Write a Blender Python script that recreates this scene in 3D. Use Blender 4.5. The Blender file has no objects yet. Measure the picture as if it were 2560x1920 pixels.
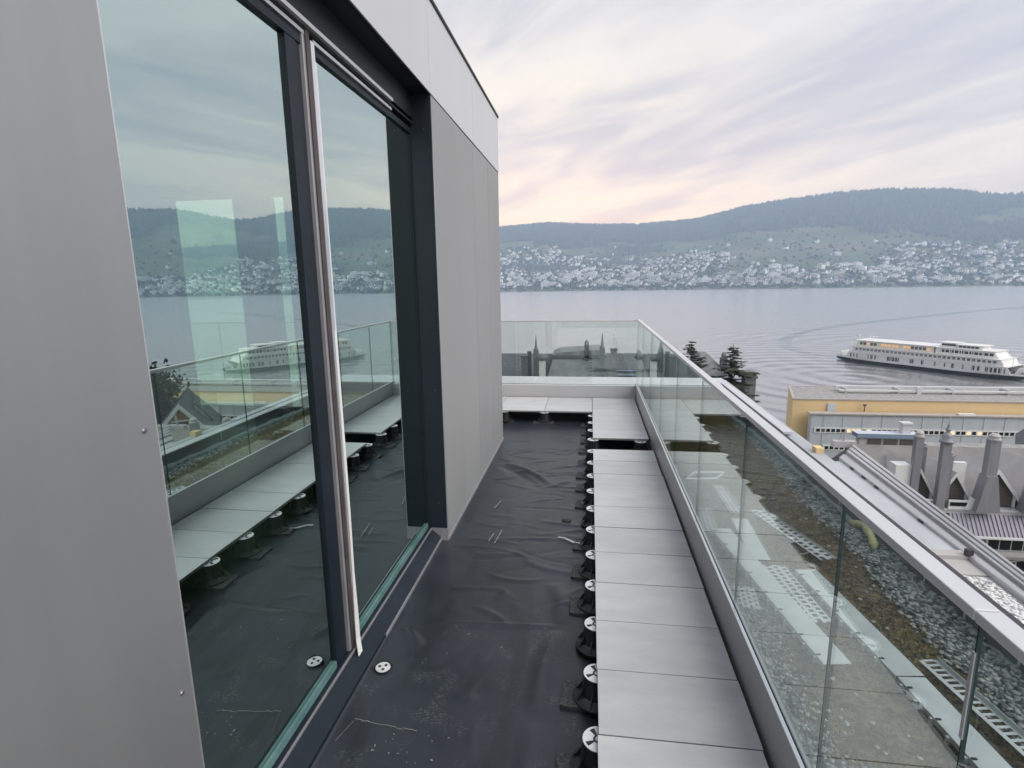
import bpy, bmesh, math, random
import numpy as np
from mathutils import Vector, Matrix, noise

random.seed(7)
rng = np.random.default_rng(7)
sc = bpy.context.scene
COL = sc.collection
R = math.radians

# ------------------------------------------------------------------ camera
CAM_Z = 1.6
cam_d = bpy.data.cameras.new('camera')
cam = bpy.data.objects.new('camera', cam_d)
COL.objects.link(cam)
cam_d.sensor_fit = 'HORIZONTAL'
cam_d.sensor_width = 36.0
cam_d.lens = 36.0 * 1371.328 / 2560.0
cam_d.clip_start = 0.05
cam_d.clip_end = 30000
pitch, yaw, roll = .18680093, -.1422474, -.01545519
fw = Vector((math.sin(yaw) * math.cos(pitch), math.cos(yaw) * math.cos(pitch), -math.sin(pitch)))
rt = Vector((math.cos(yaw), -math.sin(yaw), 0))
up = rt.cross(fw)
r2 = rt * math.cos(roll) + up * math.sin(roll)
u2 = -rt * math.sin(roll) + up * math.cos(roll)
M = Matrix((r2, u2, -fw)).transposed().to_4x4()
M.translation = (0, 0, CAM_Z)
cam.matrix_world = M
sc.camera = cam

# ------------------------------------------------------------------ render settings
sc.view_settings.view_transform = 'Standard'
sc.view_settings.look = 'None'
sc.view_settings.gamma = 1
sc.view_settings.use_curve_mapping = False
sc.view_settings.exposure = 0.62
sc.cycles.max_bounces = 10
sc.cycles.transparent_max_bounces = 24
sc.cycles.glossy_bounces = 5
sc.cycles.volume_bounces = 1
sc.cycles.caustics_reflective = False
sc.cycles.caustics_refractive = False

# ------------------------------------------------------------------ node helpers
class NT:
    def __init__(self, tree):
        self.t = tree
    def n(self, typ, **kw):
        nd = self.t.nodes.new(typ)
        for k, v in kw.items():
            if k.startswith('i_'):
                key = k[2:]
                key = int(key) if key.isdigit() else key.replace('__', ' ')
                self.put(nd.inputs[key], v)
            else:
                setattr(nd, k, v)
        return nd
    def put(self, sock, v):
        if isinstance(v, bpy.types.NodeSocket):
            self.t.links.new(v, sock)
        else:
            if isinstance(v, (tuple, list)) and len(v) == 3 and sock.type == 'RGBA':
                v = (*v, 1)
            sock.default_value = v
    def math(self, op, a, b=None, clamp=False):
        nd = self.n('ShaderNodeMath', operation=op, use_clamp=clamp)
        self.put(nd.inputs[0], a)
        if b is not None:
            self.put(nd.inputs[1], b)
        return nd.outputs[0]
    def mix(self, f, a, b, blend='MIX'):
        nd = self.n('ShaderNodeMix', data_type='RGBA', blend_type=blend)
        self.put(nd.inputs[0], f)
        self.put(nd.inputs[6], a)
        self.put(nd.inputs[7], b)
        return nd.outputs[2]
    def ramp(self, f, stops):
        nd = self.n('ShaderNodeValToRGB')
        el = nd.color_ramp.elements
        while len(el) < len(stops):
            el.new(0.5)
        for e, (p, c) in zip(el, stops):
            e.position = p
            c = (c, c, c) if not isinstance(c, (tuple, list)) else c
            e.color = (*c, 1)
        self.put(nd.inputs[0], f)
        return nd.outputs[0]
    def noise(self, vec, scale, detail=4, rough=.55, dist=0.0):
        nd = self.n('ShaderNodeTexNoise')
        if vec is not None:
            self.put(nd.inputs['Vector'], vec)
        nd.inputs['Scale'].default_value = scale
        nd.inputs['Detail'].default_value = detail
        nd.inputs['Roughness'].default_value = rough
        nd.inputs['Distortion'].default_value = dist
        return nd.outputs[0]
    def mapping(self, vec, scale=(1, 1, 1), rot=(0, 0, 0), loc=(0, 0, 0)):
        nd = self.n('ShaderNodeMapping')
        self.put(nd.inputs[0], vec)
        nd.inputs['Scale'].default_value = scale
        nd.inputs['Rotation'].default_value = rot
        nd.inputs['Location'].default_value = loc
        return nd.outputs[0]

# ------------------------------------------------------------------ world: sky texture under a layer of evening cloud
SUN_EL, SUN_AZ = R(42.0), R(116.0)
W = bpy.data.worlds.new('World')
sc.world = W
W.use_nodes = True
W.node_tree.nodes.clear()
w = NT(W.node_tree)
tc = w.n('ShaderNodeTexCoord').outputs['Generated']
sep = w.n('ShaderNodeSeparateXYZ')
w.put(sep.inputs[0], tc)
dx, dy, dz = sep.outputs
dzc = w.math('MAXIMUM', dz, 0.0)
den = w.math('ADD', dzc, 0.16)
comb = w.n('ShaderNodeCombineXYZ')
w.put(comb.inputs[0], w.math('DIVIDE', dx, den))
w.put(comb.inputs[1], w.math('DIVIDE', dy, den))
pl = w.mapping(comb.outputs[0], rot=(0, 0, R(-46)))
band = w.mapping(pl, scale=(1.0, .42, 1))
n1 = w.noise(band, 1.05, 6, .52, .9)
n2 = w.noise(w.mapping(pl, scale=(1.0, .34, 1), loc=(4.3, 1.7, 0)), 2.9, 6, .6, 1.2)
n3 = w.noise(w.mapping(pl, scale=(1, .5, 1), loc=(9.1, 3.2, 0)), .55, 3, .5)
cl = w.math('ADD', w.math('MULTIPLY', n1, .60), w.math('MULTIPLY', n2, .31))
cl = w.math('ADD', cl, w.math('MULTIPLY', n3, .28))
clf = w.n('ShaderNodeMapRange', interpolation_type='SMOOTHSTEP')
w.put(clf.inputs[0], cl); clf.inputs[1].default_value = .47; clf.inputs[2].default_value = .70
f_cl = clf.outputs[0]
# warm band near the horizon, strongest where the sun has gone down
az = w.math('ARCTAN2', dx, dy)
dazi = w.math('SUBTRACT', az, -.14)
lobe = w.math('POWER', 2.718, w.math('MULTIPLY', w.math('MULTIPLY', dazi, dazi), -2.6))
hz = w.math('POWER', 2.718, w.math('MULTIPLY', dzc, -4.8))
hz2 = w.math('POWER', 2.718, w.math('MULTIPLY', dzc, -12.0))
warm = w.math('MULTIPLY', hz, w.math('ADD', w.math('MULTIPLY', lobe, .80), .20))
pink = w.math('MULTIPLY', hz2, w.math('ADD', w.math('MULTIPLY', lobe, .75), .25))
cold = w.mix(f_cl, (.36, .38, .44), (.565, .575, .61))
hot = w.mix(f_cl, (.76, .65, .62), (1.75, 1.32, .70))
ccol = w.mix(warm, cold, hot)
ccol = w.mix(w.math('MULTIPLY', pink, .9), ccol, (2.75, 1.30, .56))
bgc = w.n('ShaderNodeBackground'); w.put(bgc.inputs[0], ccol); bgc.inputs[1].default_value = 1.0
sky = w.n('ShaderNodeTexSky', sky_type='NISHITA', sun_disc=False, sun_elevation=SUN_EL, sun_rotation=SUN_AZ)
sky.air_density = 1.0; sky.dust_density = 2.0
bgs = w.n('ShaderNodeBackground'); w.put(bgs.inputs[0], sky.outputs[0]); bgs.inputs[1].default_value = 0.10
mx = w.n('ShaderNodeMixShader')
mx.inputs[0].default_value = .88
w.put(mx.inputs[1], bgs.outputs[0]); w.put(mx.inputs[2], bgc.outputs[0])
wo = w.n('ShaderNodeOutputWorld'); w.put(wo.inputs[0], mx.outputs[0])

# ------------------------------------------------------------------ sun: the brighter side of an overcast sky, to the right of the terrace, no visible disc
sd = bpy.data.lights.new('sun', 'SUN')
sd.energy = 2.0; sd.angle = R(60); sd.color = (1, .93, .86)
sun = bpy.data.objects.new('sun', sd); COL.objects.link(sun)
sv = Vector((math.sin(SUN_AZ) * math.cos(SUN_EL), math.cos(SUN_AZ) * math.cos(SUN_EL), math.sin(SUN_EL)))
sun.rotation_euler = sv.to_track_quat('Z', 'Y').to_euler()
sun.location = (0, 0, 60)

# ------------------------------------------------------------------ materials
MATS = {}
def pm(name, c1, c2=None, scale=4, rough=.6, metal=0.0, bump=0.0, bscale=None, stretch=(1, 1, 1),
       detail=5, lo=.35, hi=.65, rvar=0.0, spec=.5, jitter=False, coat=0.0, bdist=.02):
    m = bpy.data.materials.new(name); m.use_nodes = True
    t = NT(m.node_tree); m.node_tree.nodes.clear()
    o = t.n('ShaderNodeOutputMaterial'); b = t.n('ShaderNodeBsdfPrincipled')
    t.put(o.inputs[0], b.outputs[0])
    v = t.n('ShaderNodeTexCoord').outputs['Object']
    if jitter:
        oi = t.n('ShaderNodeObjectInfo')
        va = t.n('ShaderNodeVectorMath', operation='ADD')
        t.put(va.inputs[0], v)
        sc3 = t.n('ShaderNodeCombineXYZ')
        for k, f in enumerate((37.0, 53.0, 11.0)):
            t.put(sc3.inputs[k], t.math('MULTIPLY', oi.outputs['Random'], f))
        t.put(va.inputs[1], sc3.outputs[0]); v = va.outputs[0]
    v = t.mapping(v, scale=stretch)
    b.inputs['Metallic'].default_value = metal
    b.inputs['Roughness'].default_value = rough
    b.inputs['Specular IOR Level'].default_value = spec
    b.inputs['Coat Weight'].default_value = coat
    if c2 is None:
        b.inputs['Base Color'].default_value = (*c1, 1)
    else:
        f = t.noise(v, scale, detail, .6)
        t.put(b.inputs['Base Color'], t.ramp(f, [(lo, c1), (hi, c2)]))
        if rvar:
            t.put(b.inputs['Roughness'], t.math('ADD', t.math('MULTIPLY', t.math('SUBTRACT', f, .5), rvar), rough, True))
    if bump:
        bn = t.n('ShaderNodeBump'); bn.inputs['Strength'].default_value = bump; bn.inputs['Distance'].default_value = bdist
        t.put(bn.inputs['Height'], t.noise(v, bscale or scale * 4, 4, .6))
        t.put(b.inputs['Normal'], bn.outputs[0])
    MATS[name] = m
    return m
def vary(name, amount):
    m = MATS[name]; t = NT(m.node_tree); b = [n for n in m.node_tree.nodes if n.type == 'BSDF_PRINCIPLED'][0]
    src = b.inputs['Base Color'].links[0].from_socket
    oi = t.n('ShaderNodeObjectInfo')
    hs = t.n('ShaderNodeHueSaturation'); t.put(hs.inputs['Color'], src)
    t.put(hs.inputs['Value'], t.math('ADD', 1 - amount / 2, t.math('MULTIPLY', oi.outputs['Random'], amount)))
    t.put(b.inputs['Base Color'], hs.outputs[0])

def glassmat(name, tint, r0, rtint=(1, 1, 1), power=5.0, dust=0.0):
    m = bpy.data.materials.new(name); m.use_nodes = True
    t = NT(m.node_tree); m.node_tree.nodes.clear()
    g = t.n('ShaderNodeNewGeometry')
    d = t.n('ShaderNodeVectorMath', operation='DOT_PRODUCT')
    t.put(d.inputs[0], g.outputs['Incoming']); t.put(d.inputs[1], g.outputs['Normal'])
    c = t.math('ABSOLUTE', d.outputs['Value'])
    s = t.math('POWER', t.math('SUBTRACT', 1.0, c, True), power)
    f = t.math('ADD', r0, t.math('MULTIPLY', s, 1 - r0), True)
    tr = t.n('ShaderNodeBsdfTransparent'); t.put(tr.inputs[0], tint)
    gl = t.n('ShaderNodeBsdfGlossy'); t.put(gl.inputs[0], rtint); gl.inputs['Roughness'].default_value = 0.0
    mxs = t.n('ShaderNodeMixShader'); t.put(mxs.inputs[0], f); t.put(mxs.inputs[1], tr.outputs[0]); t.put(mxs.inputs[2], gl.outputs[0])
    out = mxs.outputs[0]
    if dust:
        df = t.n('ShaderNodeBsdfDiffuse'); df.inputs[0].default_value = (.6, .66, .64, 1)
        m2 = t.n('ShaderNodeMixShader')
        vv = t.n('ShaderNodeTexCoord').outputs['Object']
        t.put(m2.inputs[0], t.math('MULTIPLY', t.noise(vv, 1.3, 5, .6), dust))
        t.put(m2.inputs[1], out); t.put(m2.inputs[2], df.outputs[0]); out = m2.outputs[0]
    o = t.n('ShaderNodeOutputMaterial'); t.put(o.inputs[0], out)
    MATS[name] = m
    return m

def emitmat(name, col, strength):
    m = bpy.data.materials.new(name); m.use_nodes = True
    b = m.node_tree.nodes['Principled BSDF']
    b.inputs['Base Color'].default_value = (*[c * .5 for c in col], 1)
    b.inputs['Emission Color'].default_value = (*col, 1); b.inputs['Emission Strength'].default_value = strength
    MATS[name] = m
    return m

pm('brushed_metal', (.385, .39, .396), (.42, .425, .43), 1.6, .42, .7, stretch=(3, 9, .5), lo=.2, hi=.8, rvar=.06, bump=.015, bscale=8)
pm('metal_edge', (.72, .72, .74), None, rough=.35, metal=.8)
pm('fibre_panel', (.29, .292, .30), (.325, .327, .335), .9, .6, 0, stretch=(1, 1.2, .5), bump=.03, bscale=140, lo=.25, hi=.75, jitter=True, detail=3)
pm('fascia_panel', (.58, .59, .62), (.64, .65, .67), .8, .38, .1, stretch=(1, 1, .4), lo=.3, hi=.7, jitter=True)
pm('dark_frame', (.009, .015, .023), (.013, .021, .031), 6, .5, .1, spec=.35)
pm('jamb_dark', (.013, .021, .032), (.018, .028, .040), 3, .45, .1, stretch=(1, 1, .3))
pm('soffit_black', (.008, .009, .012), None, rough=.5)
pm('alu_light', (.55, .54, .57), (.63, .62, .65), 8, .35, .6)
pm('brown_seal', (.05, .04, .042), (.08, .065, .066), 9, .5)
pm('white_film', (.80, .80, .80), (.86, .86, .85), 5, .5)
pm('rivet_metal', (.25, .25, .27), None, rough=.35, metal=.8)
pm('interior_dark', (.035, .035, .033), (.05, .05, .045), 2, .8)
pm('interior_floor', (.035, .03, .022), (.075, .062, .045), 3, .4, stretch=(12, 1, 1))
pm('tile_grey', (.56, .565, .575), (.69, .69, .69), 3.2, .42, 0, stretch=(1, 2.6, 1), lo=.3, hi=.7, rvar=.2, bump=.03, bscale=60, jitter=True, detail=8)
vary('tile_grey', .13); vary('fibre_panel', .10)
pm('tile_edge', (.33, .33, .33), None, rough=.7)
pm('upstand_metal', (.36, .355, .36), (.43, .425, .43), 1.4, .45, .35, stretch=(1, .5, 3), rvar=.2, bump=.03, bscale=30)
pm('upstand_far', (.52, .51, .52), (.58, .57, .58), 1.4, .5, .1, stretch=(.5, 1, 3))
pm('profile_edge', (.80, .80, .82), None, rough=.28, metal=.85)
pm('gasket', (.012, .016, .017), None, rough=.6)
pm('plastic_black', (.012, .012, .014), (.02, .02, .022), 20, .42)
pm('pad_rubber', (.03, .03, .033), (.10, .10, .105), 60, .8, bump=.4, bscale=160, bdist=.004)
pm('plastic_white', (.80, .81, .83), None, rough=.4)
pm('plastic_cap', (.62, .63, .65), (.78, .79, .80), 30, .45)
pm('soil', (.045, .033, .020), (.26, .195, .10), 34, .95, bump=1.0, bscale=120, detail=8, lo=.38, hi=.66)
pm('moss', (.17, .155, .045), (.36, .32, .11), 24, .95)
pm('moss_dark', (.11, .076, .034), (.26, .18, .08), 14, .95)
pm('pebble_a', (.24, .26, .255), (.42, .44, .43), 30, .75)
pm('pebble_b', (.07, .08, .08), (.14, .155, .155), 30, .75)
pm('pebble_c', (.34, .345, .33), (.5, .5, .48), 30, .75)
pm('galv', (.56, .60, .60), (.68, .72, .72), 7, .42, .45, rvar=.2)
pm('parapet_grey', (.115, .115, .125), (.15, .15, .16), 1.5, .5, .1, stretch=(1, .4, 2))
pm('parapet_cap', (.62, .62, .66), (.70, .70, .73), 2.2, .35, .25, rvar=.2, bump=.02, bscale=30)
pm('cap_dark', (.055, .05, .06), None, rough=.6)
pm('ledge_sheet', (.40, .42, .44), (.56, .58, .60), 1.6, .55, .1, stretch=(1, .6, 1), bump=.1, bscale=9)
pm('rail_metal', (.50, .49, .50), (.62, .61, .62), 3, .42, .35, stretch=(1, .3, 1))
pm('fleece', (.55, .53, .27), (.68, .66, .38), 22, .95, bump=.6, bscale=60)
pm('white_edge', (.55, .64, .64), None, rough=.6)
pm('yellow_wall', (.80, .58, .30), (.84, .62, .33), .25, .7, stretch=(1, 1, 4))
pm('hall_wall', (.54, .585, .63), (.60, .64, .68), .3, .5, .05, stretch=(3, 1, .4))
pm('roof_gravel', (.26, .25, .24), (.40, .39, .37), 1.6, .9)
pm('roof_trim', (.42, .38, .34), (.5, .46, .42), 2, .6)
pm('pale_trim', (.62, .62, .63), None, rough=.55)
pm('white_paint', (.78, .77, .76), (.82, .81, .80), 3, .55)
pm('window_dark', (.012, .014, .018), None, rough=.15)
pm('window_grey', (.10, .11, .12), None, rough=.2)
pm('brown_shingle', (.085, .072, .062), (.13, .112, .098), 5, .85, stretch=(1, 1, 4), bump=.3, bscale=14, bdist=.05)
pm('chimney_metal', (.25, .25, .275), (.31, .31, .335), 1.2, .5, .2, stretch=(3, 3, .3))
pm('seam_metal', (.235, .225, .27), (.28, .27, .31), 1.2, .5, .3, stretch=(4, 1, .4))
pm('plaster', (.46, .44, .43), (.54, .52, .50), .8, .85)
pm('plaster_dark', (.20, .19, .185), (.25, .24, .23), .8, .85)
pm('blue_trim', (.20, .27, .36), None, rough=.5)
pm('slate', (.075, .083, .092), (.135, .145, .16), 3, .7, stretch=(1, 1, 4))
pm('slate_pale', (.15, .165, .165), (.24, .25, .25), 1.4, .75)
pm('brick_wall', (.42, .22, .10), (.52, .30, .15), 3, .85)
pm('bark', (.03, .023, .017), None, rough=.9)
pm('needles', (.022, .034, .020), (.055, .068, .038), 1.5, .85)
pm('leaves', (.022, .032, .016), (.06, .07, .03), 1.5, .85)
pm('ground_mat', (.06, .075, .035), (.12, .115, .085), .05, .95)
pm('asphalt', (.05, .05, .052), (.065, .065, .066), 2, .9)
pm('hull_black', (.012, .013, .016), None, rough=.4)
pm('ship_white', (.78, .77, .74), (.82, .81, .78), .5, .45)
pm('ship_cream', (.76, .70, .58), (.80, .74, .62), .5, .5)
pm('ship_deck', (.42, .38, .30), None, rough=.7)
emitmat('lit_window', (1.0, .58, .28), .34)
emitmat('lit_pale', (1.0, .72, .42), .6)
pm('far_white', (.80, .80, .80), (.86, .85, .84), .03, .8)
pm('far_cream', (.72, .66, .57), (.80, .74, .65), .03, .8)
pm('far_roof', (.10, .085, .08), (.16, .12, .105), .05, .85)
pm('far_roof_grey', (.11, .115, .12), (.16, .165, .17), .05, .85)
pm('far_wood', (.040, .047, .043), (.085, .084, .072), .02, .95)
pm('far_tree', (.022, .028, .024), (.06, .058, .048), .02, .95)
glassmat('window_glass', (.84, 1.0, .78), .62, (.84, .99, .95), 4.0)
glassmat('window_inner', (.80, .92, .86), .02, (1, 1, 1))
glassmat('rail_glass', (.95, .987, .972), .085, (.95, 1.0, .99), 3.2, dust=.012)
pm('handrail_metal', (.68, .685, .70), (.75, .755, .765), 2.5, .36, .3, stretch=(1, .3, 1), rvar=.15)
pm('glass_edge', (.016, .05, .048), None, rough=.2)
pm('glass_edge_pale', (.22, .29, .28), None, rough=.10, coat=.6)  # top edge of the panes: its lit look is put into the colour
pm('glass_edge_teal', (.10, .21, .205), (.17, .30, .29), 6, .2)

# membrane: black sheet with chalk scuffs and dull damp bands
m = pm('membrane', (.020, .0245, .032), (.037, .044, .055), 2.2, .37, 0, bump=.10, bscale=9, rvar=.25, lo=.3, hi=.7)
t = NT(m.node_tree); b = m.node_tree.nodes['Principled BSDF']
ov = t.n('ShaderNodeTexCoord').outputs['Object']
basec = b.inputs['Base Color'].links[0].from_socket
sepm = t.n('ShaderNodeSeparateXYZ'); t.put(sepm.inputs[0], ov)
nearm = t.n('ShaderNodeMapRange'); t.put(nearm.inputs[0], sepm.outputs[1]); nearm.inputs[1].default_value = 3.0; nearm.inputs[2].default_value = 1.6
sc1 = t.ramp(t.noise(ov, 5.5, 3, .6, .6), [(.52, 0.0), (.66, 1.0)])
sc2 = t.ramp(t.noise(t.mapping(ov, scale=(1, 2.2, 1)), 60, 3, .75), [(.52, 0.0), (.66, 1.0)])
fscuff = t.math('MULTIPLY', t.math('MULTIPLY', sc1, sc2), t.math('ADD', t.math('MULTIPLY', nearm.outputs[0], .38), .10))
cc = t.mix(fscuff, basec, (.34, .36, .37))
dk = t.ramp(t.noise(t.mapping(ov, scale=(2.6, .55, 1), loc=(3, 1, 0)), 1.7, 3, .5, .5), [(.54, 0.0), (.60, 1.0)])
cc = t.mix(t.math('MULTIPLY', dk, .45), cc, (.013, .0145, .018))
t.put(b.inputs['Base Color'], cc)

# perforated-strip plates keep real holes; lake
def water(name, rough, strength, base):
    m = bpy.data.materials.new(name); m.use_nodes = True; MATS[name] = m
    t = NT(m.node_tree); m.node_tree.nodes.clear()
    ov = t.n('ShaderNodeTexCoord').outputs['Object']
    wv1 = t.noise(t.mapping(ov, scale=(.10, .30, 1), rot=(0, 0, .25)), 1.0, 5, .55, .4)
    wv2 = t.noise(t.mapping(ov, scale=(.012, .05, 1), rot=(0, 0, -.15)), 1.0, 3, .5)
    def rings(cx, cy, lam, r0, r1, dist):
        mp = t.mapping(ov, loc=(-cx, -cy, 0))
        wt = t.n('ShaderNodeTexWave', wave_type='RINGS', rings_direction='Z', wave_profile='SIN')
        t.put(wt.inputs['Vector'], mp)
        wt.inputs['Scale'].default_value = .314 / lam
        wt.inputs['Distortion'].default_value = dist; wt.inputs['Detail'].default_value = 1.0; wt.inputs['Detail Scale'].default_value = .02
        ln = t.n('ShaderNodeVectorMath', operation='LENGTH'); t.put(ln.inputs[0], mp)
        mr = t.n('ShaderNodeMapRange', interpolation_type='SMOOTHSTEP'); t.put(mr.inputs[0], ln.outputs['Value'])
        mr.inputs[1].default_value = r1; mr.inputs[2].default_value = r0
        return t.math('MULTIPLY', wt.outputs['Fac'], mr.outputs[0])
    rg = t.math('ADD', rings(190, 250, 13, 60, 330, 6), rings(90, 200, 9, 30, 190, 5))
    hgt = t.math('ADD', t.math('ADD', t.math('MULTIPLY', wv1, .22), t.math('MULTIPLY', wv2, .55)), t.math('MULTIPLY', rg, .62))
    bn = t.n('ShaderNodeBump'); bn.inputs['Strength'].default_value = strength; bn.inputs['Distance'].default_value = .5
    t.put(bn.inputs['Height'], hgt)
    g = t.n('ShaderNodeNewGeometry')
    d = t.n('ShaderNodeVectorMath', operation='DOT_PRODUCT'); t.put(d.inputs[0], g.outputs['Incoming']); t.put(d.inputs[1], g.outputs['True Normal'])
    f = t.math('POWER', t.math('SUBTRACT', 1.0, t.math('ABSOLUTE', d.outputs['Value']), True), 3.2)
    f = t.math('ADD', .03, t.math('MULTIPLY', f, .97), True)
    df = t.n('ShaderNodeBsdfDiffuse'); t.put(df.inputs[0], base)
    gl = t.n('ShaderNodeBsdfGlossy'); gl.inputs[0].default_value = (.97, .97, .98, 1); gl.inputs['Roughness'].default_value = rough
    t.put(gl.inputs['Normal'], bn.outputs[0])
    ms = t.n('ShaderNodeMixShader'); t.put(ms.inputs[0], f); t.put(ms.inputs[1], df.outputs[0]); t.put(ms.inputs[2], gl.outputs[0])
    o = t.n('ShaderNodeOutputMaterial'); t.put(o.inputs[0], ms.outputs[0])
water('lake_water', .24, .75, (.20, .195, .195))
water('wake_water', .19, .5, (.12, .19, .20))

# hillside: meadow / woodland colours from a per-vertex land-cover attribute
m = bpy.data.materials.new('hillside'); m.use_nodes = True; MATS['hillside'] = m
t = NT(m.node_tree); b = m.node_tree.nodes['Principled BSDF']
at = t.n('ShaderNodeAttribute', attribute_name='cover')
ov = t.n('ShaderNodeTexCoord').outputs['Object']
mead = t.ramp(t.noise(ov, .006, 4, .6), [(.35, (.085, .108, .060)), (.5, (.115, .138, .08)), (.62, (.17, .152, .11))])
wood = t.ramp(t.noise(ov, .02, 5, .65), [(.35, (.045, .052, .048)), (.65, (.10, .096, .082))])
t.put(b.inputs['Base Color'], t.mix(at.outputs['Fac'], mead, wood)); b.inputs['Roughness'].default_value = .95
b.inputs['Specular IOR Level'].default_value = .1

# ------------------------------------------------------------------ mesh helpers
class MB:
    def __init__(self):
        self.v, self.f, self.m = [], [], []
    def add(self, vs, fs, mi=0):
        k = len(self.v)
        self.v += [tuple(p) for p in vs]
        self.f += [tuple(i + k for i in q) for q in fs]
        self.m += [mi] * len(fs)
        return self
    def box(self, x0, x1, y0, y1, z0, z1, mi=0, fm=None):
        vs = [(x0, y0, z0), (x1, y0, z0), (x1, y1, z0), (x0, y1, z0), (x0, y0, z1), (x1, y0, z1), (x1, y1, z1), (x0, y1, z1)]
        fs = [(0, 3, 2, 1), (4, 5, 6, 7), (0, 1, 5, 4), (1, 2, 6, 5), (2, 3, 7, 6), (3, 0, 4, 7)]   # -z +z -y +x +y -x
        k = len(self.m)
        self.add(vs, fs, mi)
        if fm:
            for i, mm in fm.items():
                self.m[k + i] = mm
        return self
    def obox(self, c, ax, ay, az, mi=0):
        c, ax, ay, az = map(Vector, (c, ax, ay, az))
        vs = [c + ax * i + ay * j + az * k for k in (-1, 1) for j in (-1, 1) for i in (-1, 1)]
        return self.add(vs, [(0, 2, 3, 1), (4, 5, 7, 6), (0, 1, 5, 4), (1, 3, 7, 5), (3, 2, 6, 7), (2, 0, 4, 6)], mi)
    def lathe(self, prof, n=20, c=(0, 0, 0), mi=0, cap=True):
        vs, fs = [], []
        for (r, z) in prof:
            for k in range(n):
                a = 2 * math.pi * k / n
                vs.append((c[0] + r * math.cos(a), c[1] + r * math.sin(a), c[2] + z))
        for i in range(len(prof) - 1):
            for k in range(n):
                k2 = (k + 1) % n
                fs.append((i * n + k, i * n + k2, (i + 1) * n + k2, (i + 1) * n + k))
        if cap:
            fs.append(tuple(range(n - 1, -1, -1)))
            fs.append(tuple((len(prof) - 1) * n + k for k in range(n)))
        return self.add(vs, fs, mi)
    def prism(self, poly, y0, y1, mi=0, axis='y'):
        n = len(poly)
        if axis == 'y':
            vs = [(x, y0, z) for x, z in poly] + [(x, y1, z) for x, z in poly]
        elif axis == 'x':
            vs = [(y0, x, z) for x, z in poly] + [(y1, x, z) for x, z in poly]
        else:
            vs = [(x, y, y0) for x, y in poly] + [(x, y, y1) for x, y in poly]
        fs = [tuple(range(n)), tuple(range(2 * n - 1, n - 1, -1))]
        fs += [(i, i + n, (i + 1) % n + n, (i + 1) % n) for i in range(n)]
        return self.add(vs, fs, mi)
    def tube(self, pts, r, n=8, mi=0):
        pts = [Vector(p) for p in pts]
        vs, fs = [], []
        for i, p in enumerate(pts):
            d = (pts[min(i + 1, len(pts) - 1)] - pts[max(i - 1, 0)]).normalized()
            a = d.orthogonal().normalized() if abs(d.z) > .95 else d.cross(Vector((0, 0, 1))).normalized()
            bb = d.cross(a)
            rr = r[i] if isinstance(r, (list, tuple)) else r
            for k in range(n):
                th = 2 * math.pi * k / n
                vs.append(p + a * rr * math.cos(th) + bb * rr * math.sin(th))
        for i in range(len(pts) - 1):
            for k in range(n):
                fs.append((i * n + k, i * n + (k + 1) % n, (i + 1) * n + (k + 1) % n, (i + 1) * n + k))
        fs.append(tuple(range(n - 1, -1, -1))); fs.append(tuple((len(pts) - 1) * n + k for k in range(n)))
        return self.add(vs, fs, mi)
    def mesh(self, name, mats, smooth=False):
        me = bpy.data.meshes.new(name)
        me.from_pydata(self.v, [], self.f)
        for mm in (mats if isinstance(mats, (list, tuple)) else [mats]):
            me.materials.append(MATS[mm])
        me.polygons.foreach_set('material_index', self.m)
        bm = bmesh.new(); bm.from_mesh(me)
        bmesh.ops.recalc_face_normals(bm, faces=bm.faces); bm.to_mesh(me); bm.free()
        if smooth:
            me.polygons.foreach_set('use_smooth', [True] * len(me.polygons))
        me.update()
        return me
    def obj(self, name, mats, parent=None, smooth=False, bevel=0, auto=None):
        return link(name, self.mesh(name, mats, smooth), parent, bevel, auto)

def link(name, me, parent=None, bevel=0, auto=None):
    o = bpy.data.objects.new(name, me); COL.objects.link(o)
    if parent is not None:
        o.parent = parent
    if bevel:
        md = o.modifiers.new('bevel', 'BEVEL'); md.width = bevel; md.segments = 2; md.limit_method = 'ANGLE'
    if auto:
        for p in me.polygons: p.use_smooth = True
        me.set_sharp_from_angle(angle=R(auto))
    return o

def npmesh(name, verts, faces, mats, mi=None, smooth=False):
    """verts (N,3) array, faces (M,k) array of one polygon size"""
    verts = np.asarray(verts, dtype=np.float32); faces = np.asarray(faces, dtype=np.int32)
    me = bpy.data.meshes.new(name)
    k = faces.shape[1]
    me.vertices.add(len(verts)); me.vertices.foreach_set('co', verts.ravel())
    me.loops.add(faces.size); me.loops.foreach_set('vertex_index', faces.ravel())
    me.polygons.add(len(faces)); me.polygons.foreach_set('loop_start', np.arange(len(faces), dtype=np.int32) * k)
    for mm in (mats if isinstance(mats, (list, tuple)) else [mats]):
        me.materials.append(MATS[mm])
    if mi is not None:
        me.polygons.foreach_set('material_index', np.asarray(mi, dtype=np.int32))
    if smooth:
        me.polygons.foreach_set('use_smooth', np.ones(len(faces), dtype=bool))
    me.update(calc_edges=True)
    me.validate()
    return me

def scatter(base_v, base_f, pos, scl, rotz, extra=None):
    """many copies of one small shape in a single mesh"""
    base_v = np.asarray(base_v, float); base_f = np.asarray(base_f, int)
    n = len(pos); c, s = np.cos(rotz), np.sin(rotz)
    V = base_v[None] * scl[:, None, :]
    X = V[..., 0] * c[:, None] - V[..., 1] * s[:, None]
    Y = V[..., 0] * s[:, None] + V[..., 1] * c[:, None]
    V = np.stack([X, Y, V[..., 2]], -1) + pos[:, None, :]
    F = base_f[None] + (np.arange(n) * len(base_v))[:, None, None]
    return V.reshape(-1, 3), F.reshape(-1, base_f.shape[1])

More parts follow.
